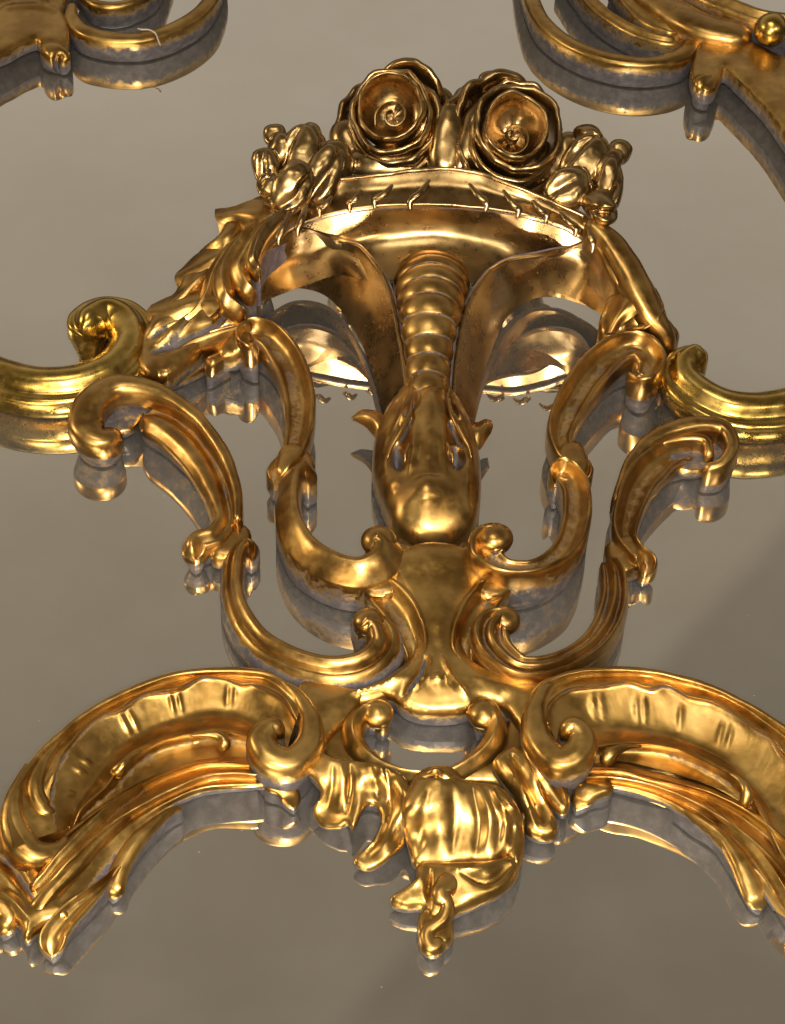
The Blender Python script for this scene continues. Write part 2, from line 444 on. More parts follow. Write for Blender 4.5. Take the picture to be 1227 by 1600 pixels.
glass = bpy.data.objects.new('mirror_glass', me); col.objects.link(glass); glass['kind'] = 'structure'

# ---------------------------------------------------------------- camera
cd = bpy.data.cameras.new('camera'); co = bpy.data.objects.new('camera', cd); col.objects.link(co); scene.camera = co
cd.sensor_fit = 'VERTICAL'; cd.sensor_height = 36; cd.lens = F/H0*36; cd.clip_start = .02; cd.clip_end = 50
M = Matrix.Identity(4)
for i in range(3):
    M[i][0] = rt[i]; M[i][1] = up[i]; M[i][2] = -fw[i]; M[i][3] = cam[i]*S
co.matrix_world = M

# ---------------------------------------------------------------- surroundings and lamps
w = bpy.data.worlds.new('World'); scene.world = w; w.use_nodes = True
nt = w.node_tree; N = nt.nodes; Lk = nt.links; N.clear()
wo = N.new('ShaderNodeOutputWorld'); bg = N.new('ShaderNodeBackground'); Lk.new(bg.outputs[0], wo.inputs[0])
tc = N.new('ShaderNodeTexCoord'); sx = N.new('ShaderNodeSeparateXYZ'); Lk.new(tc.outputs['Generated'], sx.inputs[0])
def cr(inp, stops):
    r = N.new('ShaderNodeValToRGB'); Lk.new(inp, r.inputs[0]); e = r.color_ramp.elements
    while len(e) < len(stops): e.new(.5)
    for k, (p, c) in enumerate(stops): e[k].position = p; e[k].color = (*c, 1)
    return r.outputs[0]
front = cr(sx.outputs['Z'], [(0, (.05, .035, .022)), (.25, (.13, .10, .065)), (.42, (.46, .40, .31)), (.55, (.465, .40, .315)), (.70, (.28, .232, .168)), (.85, (.155, .123, .086)), (1, (.03, .022, .015))])
back = cr(sx.outputs['Z'], [(0, (.018, .012, .008)), (.3, (.065, .045, .03)), (.6, (.03, .021, .014)), (1, (.03, .022, .015))])
mr = N.new('ShaderNodeMapRange'); mr.interpolation_type = 'SMOOTHSTEP'; Lk.new(sx.outputs['Y'], mr.inputs[0]); mr.inputs[1].default_value = -.12; mr.inputs[2].default_value = .22
mxw = N.new('ShaderNodeMix'); mxw.data_type = 'RGBA'; Lk.new(mr.outputs[0], mxw.inputs[0]); Lk.new(back, mxw.inputs[6]); Lk.new(front, mxw.inputs[7])
# the darker slanting beam of the ceiling, seen in the glass low on the right
vd = N.new('ShaderNodeVectorMath'); vd.operation = 'DOT_PRODUCT'; Lk.new(tc.outputs['Generated'], vd.inputs[0])
def pixdir(u, v):
    d = fw*F + rt*(u-W0/2) - up*(v-H0/2); d = d/np.linalg.norm(d); return np.array([d[0], d[1], -d[2]])
nn = np.cross(pixdir(520, 1600), pixdir(1227, 805)); nn /= np.linalg.norm(nn)
if np.dot(nn, pixdir(1200, 1590)) < 0: nn = -nn
vd.inputs[1].default_value = tuple(nn)
ms = N.new('ShaderNodeMapRange'); ms.interpolation_type = 'SMOOTHSTEP'; Lk.new(vd.outputs['Value'], ms.inputs[0]); ms.inputs[1].default_value = -.006; ms.inputs[2].default_value = .012; ms.inputs[3].default_value = 1; ms.inputs[4].default_value = .70
sc = N.new('ShaderNodeVectorMath'); sc.operation = 'SCALE'; Lk.new(mxw.outputs[2], sc.inputs[0]); Lk.new(ms.outputs[0], sc.inputs['Scale'])
Lk.new(sc.outputs[0], bg.inputs['Color']); bg.inputs['Strength'].default_value = 1.0

def lamp(name, loc, target, size, power, colr, sy=None):
    l = bpy.data.lights.new(name, 'AREA'); l.energy = power; l.color = colr; l.size = size
    l.shape = 'ELLIPSE' if sy else 'DISK'
    if sy: l.size_y = sy
    o = bpy.data.objects.new(name, l); col.objects.link(o); o.location = loc
    d = Vector(target)-Vector(loc); o.rotation_euler = d.to_track_quat('-Z', 'Y').to_euler(); return o
lamp('flash', (.03, -.93, .98), (0, 0, 0), .22, 16, (1, .95, .86))
lamp('shop_lamp', (-.5, -1.5, .62), (0, 0, 0), .6, 12, (1, .82, .55), .35)
lamp('overhead_lamp', (-.15, -.25, 2.1), (0, -.1, 0), .8, 8, (1, .88, .66), .6)
lamp('ceiling_lamp', (.9, -1.1, 1.5), (0, 0, 0), .25, 5, (1, .86, .65))
lamp('side_lamp', (-1.5, .1, .75), (0, 0, 0), .4, 6, (1, .80, .5), .4)

scene.view_settings.view_transform = 'Standard'; scene.view_settings.look = 'None'; scene.view_settings.gamma = 1; scene.view_settings.exposure = 0
scene.render.engine = 'CYCLES'
scene.cycles.blur_glossy = 0.4; scene.cycles.sample_clamp_indirect = 60
PROF['rimcove'] = [(-1,.1,.7),(-.9,.35,.9),(-.6,.38,.9),(-.2,.40,.9),(.25,.55,.95),(.6,.82,1),(.82,1,1),(.94,.9,1),(1,.4,.5)]
PROF['bev'] = [(-1,0,.5),(-.85,.15,.75),(-.45,.5,.95),(.0,.85,1),(.35,1,1),(.7,.93,1),(.92,.6,.9),(1,.3,.6)]
PROF['bev3'] = [(-1,0,.1),(-.85,.2,.3),(-.6,.45,.9),(-.4,.55,1),(-.22,.45,.5),(-.05,.75,.95),(.3,1,1),(.65,.95,1),(.9,.6,.9),(1,.3,.6)]
G1, G2, G3, G4 = GOLD, DARKGOLD, BRIGHT, FLATG
# ================================================================ the central crest
crest = thing('carved_crest', 'tall central crest with two open roses, ribbed stem and curling scrolls', 'carving', 680, 1000)

# ---- hood (niche) behind the stem
Bt = [(386,446,122),(410,396,152),(452,358,162),(510,333,185),(580,320,202),(680,317,206),(770,324,203),(830,335,198),(885,352,178),(925,380,150),(962,424,136),(988,460,116)]
Md = [drop(q, z, y) for q, z, y in zip(Bt, [18,28,36,44,44,46,44,44,38,32,22,14], [2,3,1,1,-1,-2,-1,1,1,1,3,2])]
M2 = [drop(q, z, y) for q, z, y in zip(Bt, [34,56,74,80,74,70,74,78,72,60,42,28], [0,3,1,0,-16,-26,-16,0,1,1,2,0])]
Bb = [(404,476,60),(434,462,46),(478,446,48),(530,430,70),(592,440,104),(680,425,122),(745,445,104),(796,440,78),(850,452,48),(900,468,40),(930,486,50),(958,500,52)]
loft('hood', [Bt, Md, M2, Bb], crest, G2, thick=10, nu=7, nv=9, wobble=.8)
# frieze above the hood, with small hooked tongues
A_ = [(378,432,132),(402,380,172),(444,322,196),(524,284,214),(590,274,228),(680,264,236),(745,270,234),(800,290,226),(868,318,205),(915,340,190),(965,400,152),(1000,452,122)]
Am = [tuple((np.array(a)*.5+np.array(b)*.5)+np.array([0, 2, -5])) for a, b in zip(A_, Bt)]
B2 = [tuple(np.array(b)+np.array([0, 3, 2])) for b in Bt]
fr = loft('frieze', [A_, Am, B2], crest, G2, thick=8, nu=7, nv=8, wobble=1.2)
tube('frieze_rim', [(a[0], a[1], a[2]+2, 7) for a in A_[2:10]], fr, G2, wobble=1.5)
tube('frieze_rim', [(a[0], a[1]+2, a[2]+2, 4.5) for a in Bt[1:11]], fr, G2, wobble=1.0)
for (u0_, v0_, u1_, v1_, h_) in [(452,330,436,380,194),(480,318,466,366,198),(520,306,500,336,200),(565,296,547,328,203),(614,288,586,322,204),(672,280,642,324,206),(733,286,758,327,206),(786,296,808,337,202),(832,312,852,345,197),(875,330,898,366,190),(918,352,925,392,178)]:
    dx = (u1_-u0_)
    tube('tongue', [(u0_, v0_, h_+25, 5), (u0_+dx*.45+(3 if dx>0 else -1), (v0_+v1_)/2-2, h_+19, 12), (u1_+(2 if dx>0 else 0), v1_-11, h_+10, 13), (u1_, v1_+5, h_-1, 3)], fr, G2, wobble=.5, step=2, n=12, squash=.7)
# legs of the hood
def wing(T, E, rec=11):
    T = np.array([P(*q) for q in T]); E = np.array([P(*q) for q in E]); rows = []
    for f in (0, .25, .5, .75, 1):
        rows.append([Q(t*(1-f)+e*f+np.array([0, rec*math.sin(math.pi*f), 0])) for t, e in zip(T, E)])
    return loft('hood_wing', rows, crest, G2, thick=9, nu=9, nv=7, wobble=.8)
wing([(390,440,124),(425,386,154),(472,358,158),(520,374,134),(560,385,131),(604,444,123),(624,530,97),(638,640,76)],
     [(398,474,40),(425,459,26),(465,450,18),(510,463,16),(548,505,18),(575,562,22),(590,612,25),(598,652,28)])
tube('wing_ridge', [(528,378,130,3),(548,381,132,6),(570,393,133,8),(604,443,125,8),(624,530,99,7),(638,632,79,6)], crest, G2, wobble=1.2)
wing([(986,454,118),(950,404,148),(918,380,150),(885,390,130),(846,399,129),(786,412,127),(746,450,122),(720,520,106),(706,650,76)],
     [(958,504,40),(935,486,26),(905,474,20),(868,464,16),(825,470,16),(790,500,18),(764,560,22),(748,610,26),(742,656,28)])
tube('wing_ridge', [(878,392,128,3),(848,399,131,6),(786,411,129,8),(746,449,124,8),(720,520,108,7),(706,640,79,5)], crest, G2, wobble=1.0)
# ribbed stem
sp = []
cent = [(676,428,100,116),(675,442,120,116),(674,466,127,106),(672,492,127,94),(670,520,118,84),(670,548,108,76),(669,582,99,69),(669,616,94,66),(671,650,90,62)]
ribs = 10
def stem_mesh():
    C = crom(np.array([[*P(u, v, h), w*US(P(u, v, h))] for u, v, h, w in cent]), 20)
    C, s = resample(C, 1.6, 3); V = []; G = []; Fc = []; n = 34
    tot = s[-1]
    T = np.gradient(C[:, :3], axis=0); T /= np.linalg.norm(T, axis=1)[:, None]
    ph0 = 0
    for i in range(len(C)):
        t = s[i]/tot
        k = (abs(math.sin(math.pi*(ribs*(t**.9))))**.55)
        r = C[i, 3]/2*(.86+.17*k)
        tv = Vector(T[i]); a = Vector((1, 0, 0)); a = (a-tv*a.dot(tv)).normalized(); b = a.cross(tv).normalized()
        if b.z < 0: b = -b
        for j in range(n):
            ph = -0.35+(math.pi+.7)*j/(n-1)
            p = a*(math.cos(ph)*r)+b*(math.sin(ph)*r*.85-r*.15)
            V.append(tuple(Vector(C[i, :3])+p)); G.append(1 if k > .45 else .35)
    N_ = len(C)
    for i in range(N_-1):
        for j in range(n): Fc.append((i*n+j, i*n+(j+1) % n, (i+1)*n+(j+1) % n, (i+1)*n+j))
    Fc.append(tuple(range(n))); Fc.append(tuple((N_-1)*n+j for j in range(n)))
    return finish_normals(mesh('ribbed_stem', V, Fc, G, G1, crest, wobble=.8))
stem_mesh()
# edge seams beside the stem
tube('stem_edge', [(632,420,118,7),(634,480,104,7),(638,540,92,6),(641,600,82,6),(640,640,78,5)], crest, G1, wobble=2)
tube('stem_edge', [(716,430,116,6),(708,500,100,6),(702,560,90,6),(700,620,82,5)], crest, G1, wobble=2)

# ---- hooded bud (the long muzzle shape with two drilled hollows)
bud = plate('bud_mask', [(632,612),(690,608),(712,622),(735,665),(748,705),(752,745),(750,790),(740,825),(712,846),(680,852),(646,848),(616,828),(600,790),(583,740),(585,690),(600,650),(618,625)],
      [(670,610,72),(590,720,44),(750,720,44),(670,850,40),(640,640,66),(705,640,66)], crest, G1, B=50, R=62, wall=30, uR=40, step=3.0, wobble=.4, strokes=[
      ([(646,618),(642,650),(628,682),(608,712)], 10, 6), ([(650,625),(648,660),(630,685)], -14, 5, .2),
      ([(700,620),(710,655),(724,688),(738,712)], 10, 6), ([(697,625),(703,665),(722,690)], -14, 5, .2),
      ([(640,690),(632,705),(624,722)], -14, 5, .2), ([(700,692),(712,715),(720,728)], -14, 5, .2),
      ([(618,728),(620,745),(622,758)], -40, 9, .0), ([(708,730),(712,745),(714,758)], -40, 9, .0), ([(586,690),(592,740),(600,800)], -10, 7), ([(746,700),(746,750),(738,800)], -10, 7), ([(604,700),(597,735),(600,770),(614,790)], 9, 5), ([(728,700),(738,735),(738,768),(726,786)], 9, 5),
      ([(606,730),(600,755),(606,775),(622,782)], 8, 6), ([(628,700),(612,722),(604,750)], 6, 5), ([(704,690),(722,715),(732,745),(728,775)], 8, 6),
      ([(642,700),(645,730),(636,770)], 8, 9), ([(690,700),(690,730),(696,770)], 6, 9),
      ([(672,630),(670,700),(668,760)], 12, 20), ([(664,780),(666,800),(668,815)], 10, 26)])
for pts in ([(644,620,112,5),(640,648,114,8),(626,676,106,9),(612,698,97,5),(606,716,88,2)],[(641,690,110,5),(634,708,110,6),(632,724,102,2)],[(699,620,112,5),(706,648,114,8),(720,676,106,9),(732,698,95,5),(737,716,86,2)],[(697,690,110,5),(706,708,110,6),(708,724,102,2)]):
    tube('brow', pts, bud, G1, wobble=1.0)
# small horns of leaf each side
hl = loft('leaf_horn', [[(601,650,46),(588,642,46),(566,640,46),(549,652,40)],[(603,670,56),(590,656,60),(572,648,54),(549,653,42)],[(601,700,46),(590,690,42),(572,668,40),(551,656,38)]], crest, G1, thick=7)
hr = loft('leaf_horn', [[(736,655,44),(746,660,46),(758,655,46),(769,657,44)],[(738,672,54),(748,672,56),(760,664,56),(771,666,46)],[(745,705,40),(752,700,40),(761,686,42),(768,676,42)]], crest, G1, thick=7)

# ---- pedestal under the bud
DEF.update(w=.12, u=.0)
plate('pedestal', [(610,872),(640,855),(680,849),(722,856),(752,880),(762,905),(745,935),(728,965),(722,1000),(735,1030),(770,1052),(815,1058),(850,1062),(880,1090),(860,1150),(820,1150),(790,1112),(768,1102),(748,1100),(735,1112),(700,1118),(660,1116),(632,1106),(612,1092),(585,1090),(560,1104),(548,1125),(520,1150),(500,1168),(466,1140),(458,1100),(470,1068),(510,1068),(560,1078),(605,1058),(635,1035),(648,1010),(642,975),(625,935),(604,905)],
      [(680,850,66),(680,960,58),(640,1040,48),(740,1040,48),(500,1100,36),(820,1090,38),(680,1110,40)], crest, G4, B=20, R=44, wall=22, uR=16, step=3.2, strokes=[
      ([(625,905),(645,945),(655,990),(652,1030)], -6, 5), ([(612,890),(640,930),(662,990)], 5, 4),
      ([(758,905),(735,950),(718,1000)], -5, 5), ([(664,1040),(655,1065),(635,1090),(622,1100)], -16, 5, .0), ([(672,1038),(668,1062),(650,1084),(640,1092)], 7, 4),
      ([(690,1042),(705,1075),(730,1098)], 8, 5), ([(682,1066),(683,1074),(684,1082)], 7, 12),
      ([(530,1082),(570,1088),(610,1074),(645,1045)], 7, 6), ([(742,1040),(765,1058),(800,1068),(830,1070)], 8, 6, .9), ([(560,1070),(600,1060),(630,1030)], -6, 5, .3)])
DEF.update(w=.66, u=.25)
# flared leaf folds holding the scrolls
strip('leaf_fold', [(575,908,60,30),(600,915,74,52),(630,950,80,56),(650,1000,72,40),(648,1035,60,22)], crest, G4, 'coveL', D=26, wall=34)
strip('leaf_fold', [(790,905,60,30),(768,915,74,46),(742,950,80,50),(722,1000,72,38),(735,1038,60,22)], crest, G4, 'coveL-', D=24, wall=34)
strip('leaf_fold', [(640,1048,50,14),(610,1068,56,26),(560,1084,52,26),(515,1076,44,16)], crest, G4, 'sharp', D=16, wall=24)
strip('leaf_fold', [(738,1042,50,12),(775,1066,54,22),(820,1072,50,20),(850,1066,42,14)], crest, G4, 'sharp-', D=14, wall=24)

# ---- inner scrolls
cs = strip('c_scroll', [(482,740,78,26),(478,718,84,34),(458,728,88,38),(450,765,90,40),(454,800,92,42),(474,840,94,46),(512,868,96,48),(560,880,98,48),(596,866,102,54),(606,842,106,52),(592,828,108,48),(578,838,106,34)], crest, G1, 'bev', D=30, wall=50, gwall=.12, caps=(1,1))
strip('c_scroll', [(868,742,78,30),(882,724,84,38),(902,752,88,44),(902,800,90,46),(884,846,92,46),(842,874,94,44),(795,876,98,50),(764,858,102,58),(764,832,108,58),(782,832,108,42)], crest, G1, 'coveL', D=26, wall=50, gwall=.15)
blob('scroll_knob', 772, 842, 84, (30, 29, 23), crest, G1)
strip('s_scroll', [(402,540,84,24),(384,522,92,34),(396,505,97,38),(425,517,97,44),(452,555,93,50),(468,605,88,50),(468,655,80,46),(458,695,76,40),(440,716,74,42),(428,738,68,42)], crest, G1, 'coveL', D=26, wall=34)
strip('s_scroll', [(985,572,80,28),(1008,580,88,38),(1022,552,96,44),(1000,528,99,44),(962,536,97,46),(925,570,93,52),(892,620,88,50),(876,665,80,42),(886,702,76,36),(906,712,74,44),(912,736,66,42)], crest, G1, 'coveL-', D=26, wall=34)
# ---- lower scrolls
strip('c_scroll', [(392,862,52,24),(388,838,60,34),(370,850,62,36),(362,890,62,38),(368,935,64,42),(395,982,66,48),(440,1015,68,52),(505,1036,70,54),(565,1030,74,56),(600,1000,80,62),(596,968,88,58),(572,958,90,50),(560,974,86,34)], crest, G1, 'bev3', D=28, wall=30, gwall=.15)
strip('c_scroll', [(948,866,52,26),(958,880,60,40),(962,920,62,46),(950,965,64,48),(918,1005,66,48),(868,1030,70,48),(815,1034,76,54),(776,1004,82,64),(768,972,88,62),(784,958,90,48),(794,968,84,30)], crest, G1, 'three', D=28, wall=30)
blob('scroll_knob', 592, 846, 84, (28, 27, 22), crest, G1)
blob('scroll_knob', 576, 972, 68, (26, 25, 20), crest, G1)
blob('scroll_knob', 788, 970, 68, (26, 25, 20), crest, G1)
# ---- outer scrolls
so = strip('s_scroll', [(222,640,62,64),(262,652,70,72),(305,690,70,70),(332,735,68,60),(346,775,64,48),(350,805,62,42),(335,828,60,42),(308,838,60,44),(304,862,54,46)], crest, G1, 'two-', D=22, wall=14)
strip('scroll_curl', [(372,812,66,16),(368,755,76,20),(348,700,84,24),(310,648,88,26),(262,612,90,30),(215,594,92,38),(172,594,92,48),(140,620,88,54),(134,656,78,56),(160,674,70,50),(186,664,62,34)], so, G1, 'roll', D=24, wall=22)
strip('scroll_lobe', [(158,642,60,22),(172,610,72,26),(196,600,74,24)], so, G1, 'roll', D=18, wall=20)
so2 = strip('s_scroll', [(1085,700,60,36),(1045,702,68,54),(1005,738,70,56),(984,785,66,48),(978,825,62,40),(992,850,60,34),(1010,868,56,40),(1008,888,46,32)], crest, G1, 'coveM-', D=26, wall=26)
strip('scroll_curl', [(962,780,60,16),(990,710,72,22),(1035,670,82,28),(1090,655,88,30),(1132,660,86,28),(1146,690,78,24),(1130,718,68,22),(1100,728,60,18)], so2, G1, 'roll', D=18, wall=26)
strip('scroll_curl', [(1030,690,66,14),(1070,680,72,18),(1104,684,74,18),(1110,712,64,16)], so2, G1, 'roll', D=14, wall=20)
plate('scroll_eye', [(1040,690),(1090,668),(1135,672),(1145,700),(1120,726),(1080,735),(1045,722)], 44, so2, G1, B=4, wall=14, g=.25)
plate('scroll_eye', [(150,600),(200,600),(232,618),(215,660),(195,672),(160,668),(148,635)], 40, so, G1, B=4, wall=14, g=.25)
# links between curls
plate('scroll_link', [(335,835),(365,815),(392,832),(385,868),(352,875),(330,868)], 36, crest, G1, B=10, wall=20, g=.55)
plate('scroll_link', [(440,700),(470,695),(492,722),(482,752),(448,750),(430,735)], 52, crest, G1, B=12, wall=20, g=.6)
plate('scroll_link', [(872,700),(905,692),(922,728),(902,752),(870,745)], 52, crest, G1, B=12, wall=20, g=.6)
plate('scroll_link', [(945,855),(985,835),(1010,862),(1000,888),(965,895)], 36, crest, G1, B=10, wall=20, g=.55)
plate('scroll_link', [(560,880),(610,850),(650,860),(655,905),(610,930),(570,925)], 60, crest, G1, B=8, wall=40, g=.5)
plate('scroll_link', [(720,860),(750,850),(790,885),(800,920),(760,935),(722,905)], 60, crest, G1, B=8, wall=40, g=.5)

DEF.update(w=.2, u=.0)
# ---- lower ring and pendant leaf
strip('ring_scroll', [(600,1130,46,20),(596,1108,58,28),(570,1102,64,32),(552,1125,62,34),(560,1158,56,36),(595,1188,50,34),(645,1204,48,30),(700,1202,48,32),(745,1176,54,36),(772,1146,62,38),(776,1118,66,36),(758,1108,64,30),(748,1124,54,22)], crest, G4, 'sharp', D=22, wall=22, zb=6)
blob('ring_knob', 591, 1116, 48, (25, 26, 19), crest, G4)
blob('ring_knob', 757, 1116, 50, (27, 27, 20), crest, G4)
plate('leaf_web', [(500,1120),(540,1130),(555,1165),(590,1195),(640,1212),(700,1212),(755,1185),(785,1150),(800,1110),(835,1130),(850,1180),(870,1210),(850,1240),(800,1245),(760,1225),(640,1230),(560,1215),(515,1200),(495,1165)], 26, crest, G4, B=10, wall=14, g=.8)
lf = plate('acanthus_leaf', [(468,1196),(486,1184),(500,1176),(520,1184),(560,1190),(600,1196),(630,1212),(645,1240),(648,1285),(630,1320),(600,1348),(575,1360),(556,1352),(556,1338),(575,1322),(590,1300),(596,1278),(588,1262),(574,1258),(564,1272),(552,1296),(544,1288),(530,1294),(505,1292),(490,1272),(492,1258),(502,1242),(494,1220)],
      [(480,1190,62),(520,1180,70),(600,1195,72),(640,1230,66),(500,1290,18),(570,1355,18),(590,1260,40),(620,1320,30)], crest, G4, B=5, R=9, wall=5, uR=22, step=2.8, strokes=[
      ([(520,1200),(519,1225),(513,1265)], -3, 4), ([(546,1198),(549,1230),(541,1272)], -5, 4), ([(534,1198),(536,1230),(527,1268)], 3, 7), ([(580,1196),(588,1225),(590,1250)], -3, 6),
      ([(602,1204),(611,1240),(604,1290),(575,1335)], -5, 4), ([(622,1215),(630,1260),(612,1310),(580,1345)], 5, 10), ([(562,1200),(566,1230),(560,1265)], 2, 8)])
sh = plate('shell_leaf', [(640,1228),(652,1212),(680,1202),(708,1212),(735,1222),(775,1228),(802,1250),(818,1285),(820,1325),(812,1356),(798,1352),(790,1338),(768,1350),(735,1352),(690,1356),(650,1354),(640,1330),(632,1300),(628,1265)],
      [(680,1205,78),(640,1240,72),(800,1250,68),(818,1320,34),(650,1350,26),(730,1352,32)], crest, G4, B=18, R=34, wall=8, uR=22, step=2.8, strokes=[
      ([(655,1222),(680,1222),(705,1225)], -9, 4), ([(668,1210),(682,1210),(694,1212)], 12, 12),
      ([(668,1250),(658,1290),(656,1340)], -3, 7), ([(706,1240),(710,1295),(706,1345)], -3, 8), ([(735,1238),(748,1290),(742,1345)], -5, 7), ([(758,1240),(780,1290),(774,1345)], -4, 6), ([(774,1245),(798,1290),(800,1335)], -5, 4),
      ([(766,1240),(789,1290),(786,1340)], 4, 6), ([(746,1238),(764,1290),(758,1340)], 3, 6), ([(688,1238),(686,1295),(682,1348)], 3, 14)])
blob('shell_boss', 686, 1216, 66, (36, 22, 16), crest, G4)
plate('acanthus_leaf', [(655,1352),(700,1350),(760,1348),(800,1338),(812,1352),(806,1375),(780,1398),(745,1415),(715,1428),(695,1440),(672,1436),(660,1420),(635,1420),(614,1412),(612,1402),(635,1388),(650,1372)],
      [(655,1355,34),(800,1350,34),(620,1408,22),(700,1430,26),(720,1360,40)], crest, G4, B=14, R=18, wall=10, uR=18, step=2.8, strokes=[
      ([(660,1362),(650,1385),(625,1402)], 6, 7), ([(672,1370),(668,1400),(670,1425)], -8, 4), ([(720,1372),(760,1385),(795,1362)], -8, 6), ([(700,1365),(740,1370),(790,1348)], 5, 6)])
strip('pendant_drop', [(712,1352,46,20),(700,1372,54,38),(690,1392,54,34),(700,1410,48,24),(692,1430,44,26),(668,1452,38,26),(676,1474,34,30),(694,1462,34,24)], crest, G4, 'roll', D=16, wall=8)
plate('pendant_drop', [(660,1425),(680,1415),(705,1425),(710,1450),(706,1472),(690,1482),(668,1478),(655,1462),(652,1442)], 20, crest, G4, B=10, R=14, wall=10, uR=14)
# leaves right of the shell
plate('acanthus_leaf', [(770,1190),(800,1170),(820,1180),(835,1200),(845,1230),(858,1262),(872,1290),(868,1308),(845,1312),(822,1300),(815,1270),(800,1240),(780,1215)], [(800,1180,54),(855,1300,26),(790,1210,50)], crest, G4, B=14, R=16, wall=10, uR=18, step=2.8,
      strokes=[([(800,1190),(825,1240),(850,1295)], -8, 4), ([(815,1190),(840,1240),(862,1290)], 5, 5), ([(788,1200),(812,1245),(835,1298)], 5, 5)])
plate('acanthus_leaf', [(815,1170),(850,1180),(875,1205),(888,1235),(890,1262),(880,1272),(862,1260),(845,1235),(825,1205)], [(830,1180,56),(885,1265,34)], crest, G4, B=12, R=14, wall=12, uR=16, step=2.8,
      strokes=[([(835,1185),(860,1220),(880,1262)], -8, 4), ([(850,1190),(870,1220),(880,1250)], 5, 4)])

DEF.update(w=.66, u=.25)
# ---- leafy flank on the left of the hood
fl = plate('leafy_flank', [(432,318),(455,322),(440,345),(410,395),(392,430),(402,470),(385,492),(395,540),(350,560),(330,545),(300,560),(262,590),(225,585),(215,550),(232,505),(240,478),(270,462),(285,430),(310,395),(340,370),(355,345),(385,320),(410,308)],
      [(440,330,182),(400,400,140),(395,460,96),(350,360,150),(300,430,112),(240,490,80),(235,560,60),(340,550,56),(390,530,66),(320,500,84)], crest, G1, B=16, R=24, wall=30, uR=20, step=3.0, strokes=[
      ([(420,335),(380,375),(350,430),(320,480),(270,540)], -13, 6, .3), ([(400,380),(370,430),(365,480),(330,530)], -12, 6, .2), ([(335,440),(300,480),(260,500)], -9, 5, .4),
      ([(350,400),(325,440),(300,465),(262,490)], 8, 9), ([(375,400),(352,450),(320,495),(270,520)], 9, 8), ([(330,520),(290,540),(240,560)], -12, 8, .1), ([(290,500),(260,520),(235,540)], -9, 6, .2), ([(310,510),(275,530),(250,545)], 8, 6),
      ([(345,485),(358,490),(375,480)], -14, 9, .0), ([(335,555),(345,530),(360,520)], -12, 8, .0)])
loft('leaf', [[(436,318,190),(400,312,182),(362,322,170),(336,326,160)],[(432,334,190),(398,332,184),(364,334,172),(336,338,162)],[(428,352,176),(398,354,168),(366,348,160),(340,352,154)],[(414,366,160),(388,368,152),(366,362,148),(342,366,146)]], fl, G1, thick=8, nu=7, nv=6, wobble=2.2)
loft('leaf', [[(392,380,156),(350,376,144),(315,390,132),(286,418,118)],[(392,398,158),(352,396,148),(318,408,138),(274,430,120)],[(384,420,144),(346,420,134),(312,430,124),(276,446,110)],[(366,438,128),(336,440,120),(306,448,112),(284,456,102)]], fl, G1, thick=8, nu=7, nv=6, wobble=2.2)
loft('leaf', [[(350,450,122),(310,452,112),(270,462,100),(236,476,92)],[(346,468,122),(306,472,112),(268,480,104),(228,490,90)],[(336,486,108),(300,492,98),(262,498,92),(236,506,80)],[(320,500,94),(290,506,86),(262,510,80),(244,520,72)]], fl, G1, thick=8, nu=7, nv=6, wobble=2.2)
strip('leaf_stalk', [(446,326,196,18),(415,345,190,30),(388,378,176,34),(374,410,160,32),(384,436,148,28),(400,452,136,16)], fl, G1, 'sharp', D=18, wall=20, zb=60)
strip('leaf_stalk', [(420,330,184,14),(378,364,172,26),(350,410,154,32),(352,450,140,32),(368,470,124,24),(384,482,112,14)], fl, G1, 'sharp', D=18, wall=20, zb=50)
strip('leaf_stalk', [(395,345,172,14),(360,380,160,24),(334,420,142,26),(322,456,124,24),(296,490,104,22),(256,510,88,14)], fl, G1, 'sharp', D=16, wall=20, zb=40)
strip('leaf_stalk', [(470,310,206,12),(436,330,202,20),(408,362,190,22),(396,396,174,20),(406,420,160,10)], fl, G2, 'sharp', D=14, wall=20, zb=80)
strip('leaf_stalk', [(395,500,92,16),(350,512,92,24),(300,528,84,30),(250,560,72,26),(222,575,62,16)], fl, G1, 'two', D=18, wall=26)
strip('leaf_stalk', [(360,545,60,16),(330,560,62,22),(322,574,50,20)], fl, G1, 'roll', D=12, wall=18)
plate('leaf_web', [(225,560),(270,555),(320,545),(350,560),(395,545),(400,575),(360,560),(320,575),(290,590),(250,598)], 34, fl, G1, B=8, wall=16, g=.35)
# ---- right flank
DEF['u'] = .9
fr2 = strip('smooth_flank', [(915,338,206,26),(948,358,198,42),(975,392,182,50),(998,432,160,50),(1020,474,132,46),(1042,508,106,34),(1058,530,86,20)], crest, G1, 'roll', D=30, wall=16, gwall=.9, rel=60)
DEF['u'] = .5
plate('leafy_flank', [(950,470),(975,440),(1005,430),(1030,460),(1045,500),(1062,525),(1045,545),(1010,520),(975,520),(950,530),(935,510)], [(960,460,104),(1020,450,112),(1050,530,70),(950,520,64)], crest, G1, B=16, R=20, wall=60, strokes=[
      ([(1005,440),(985,480),(950,515)], -10, 6, .3), ([(1020,470),(1010,505),(980,520)], -10, 6, .2)])
loft('leaf', [[(1000,432,142),(975,446,128),(950,478,104),(944,522,76)],[(1012,446,148),(990,462,136),(966,490,112),(952,520,84)],[(1018,470,130),(1000,486,122),(976,504,100),(960,524,80)]], crest, G1, thick=8, nu=8, nv=7, wobble=2.6)
loft('leaf', [[(1030,462,120),(1018,482,116),(998,506,100),(978,520,84)],[(1038,478,122),(1028,496,118),(1010,512,102),(990,522,84)],[(1040,500,106),(1032,512,100),(1018,520,90),(1000,528,80)]], crest, G1, thick=8, nu=7, nv=6, wobble=2.0)
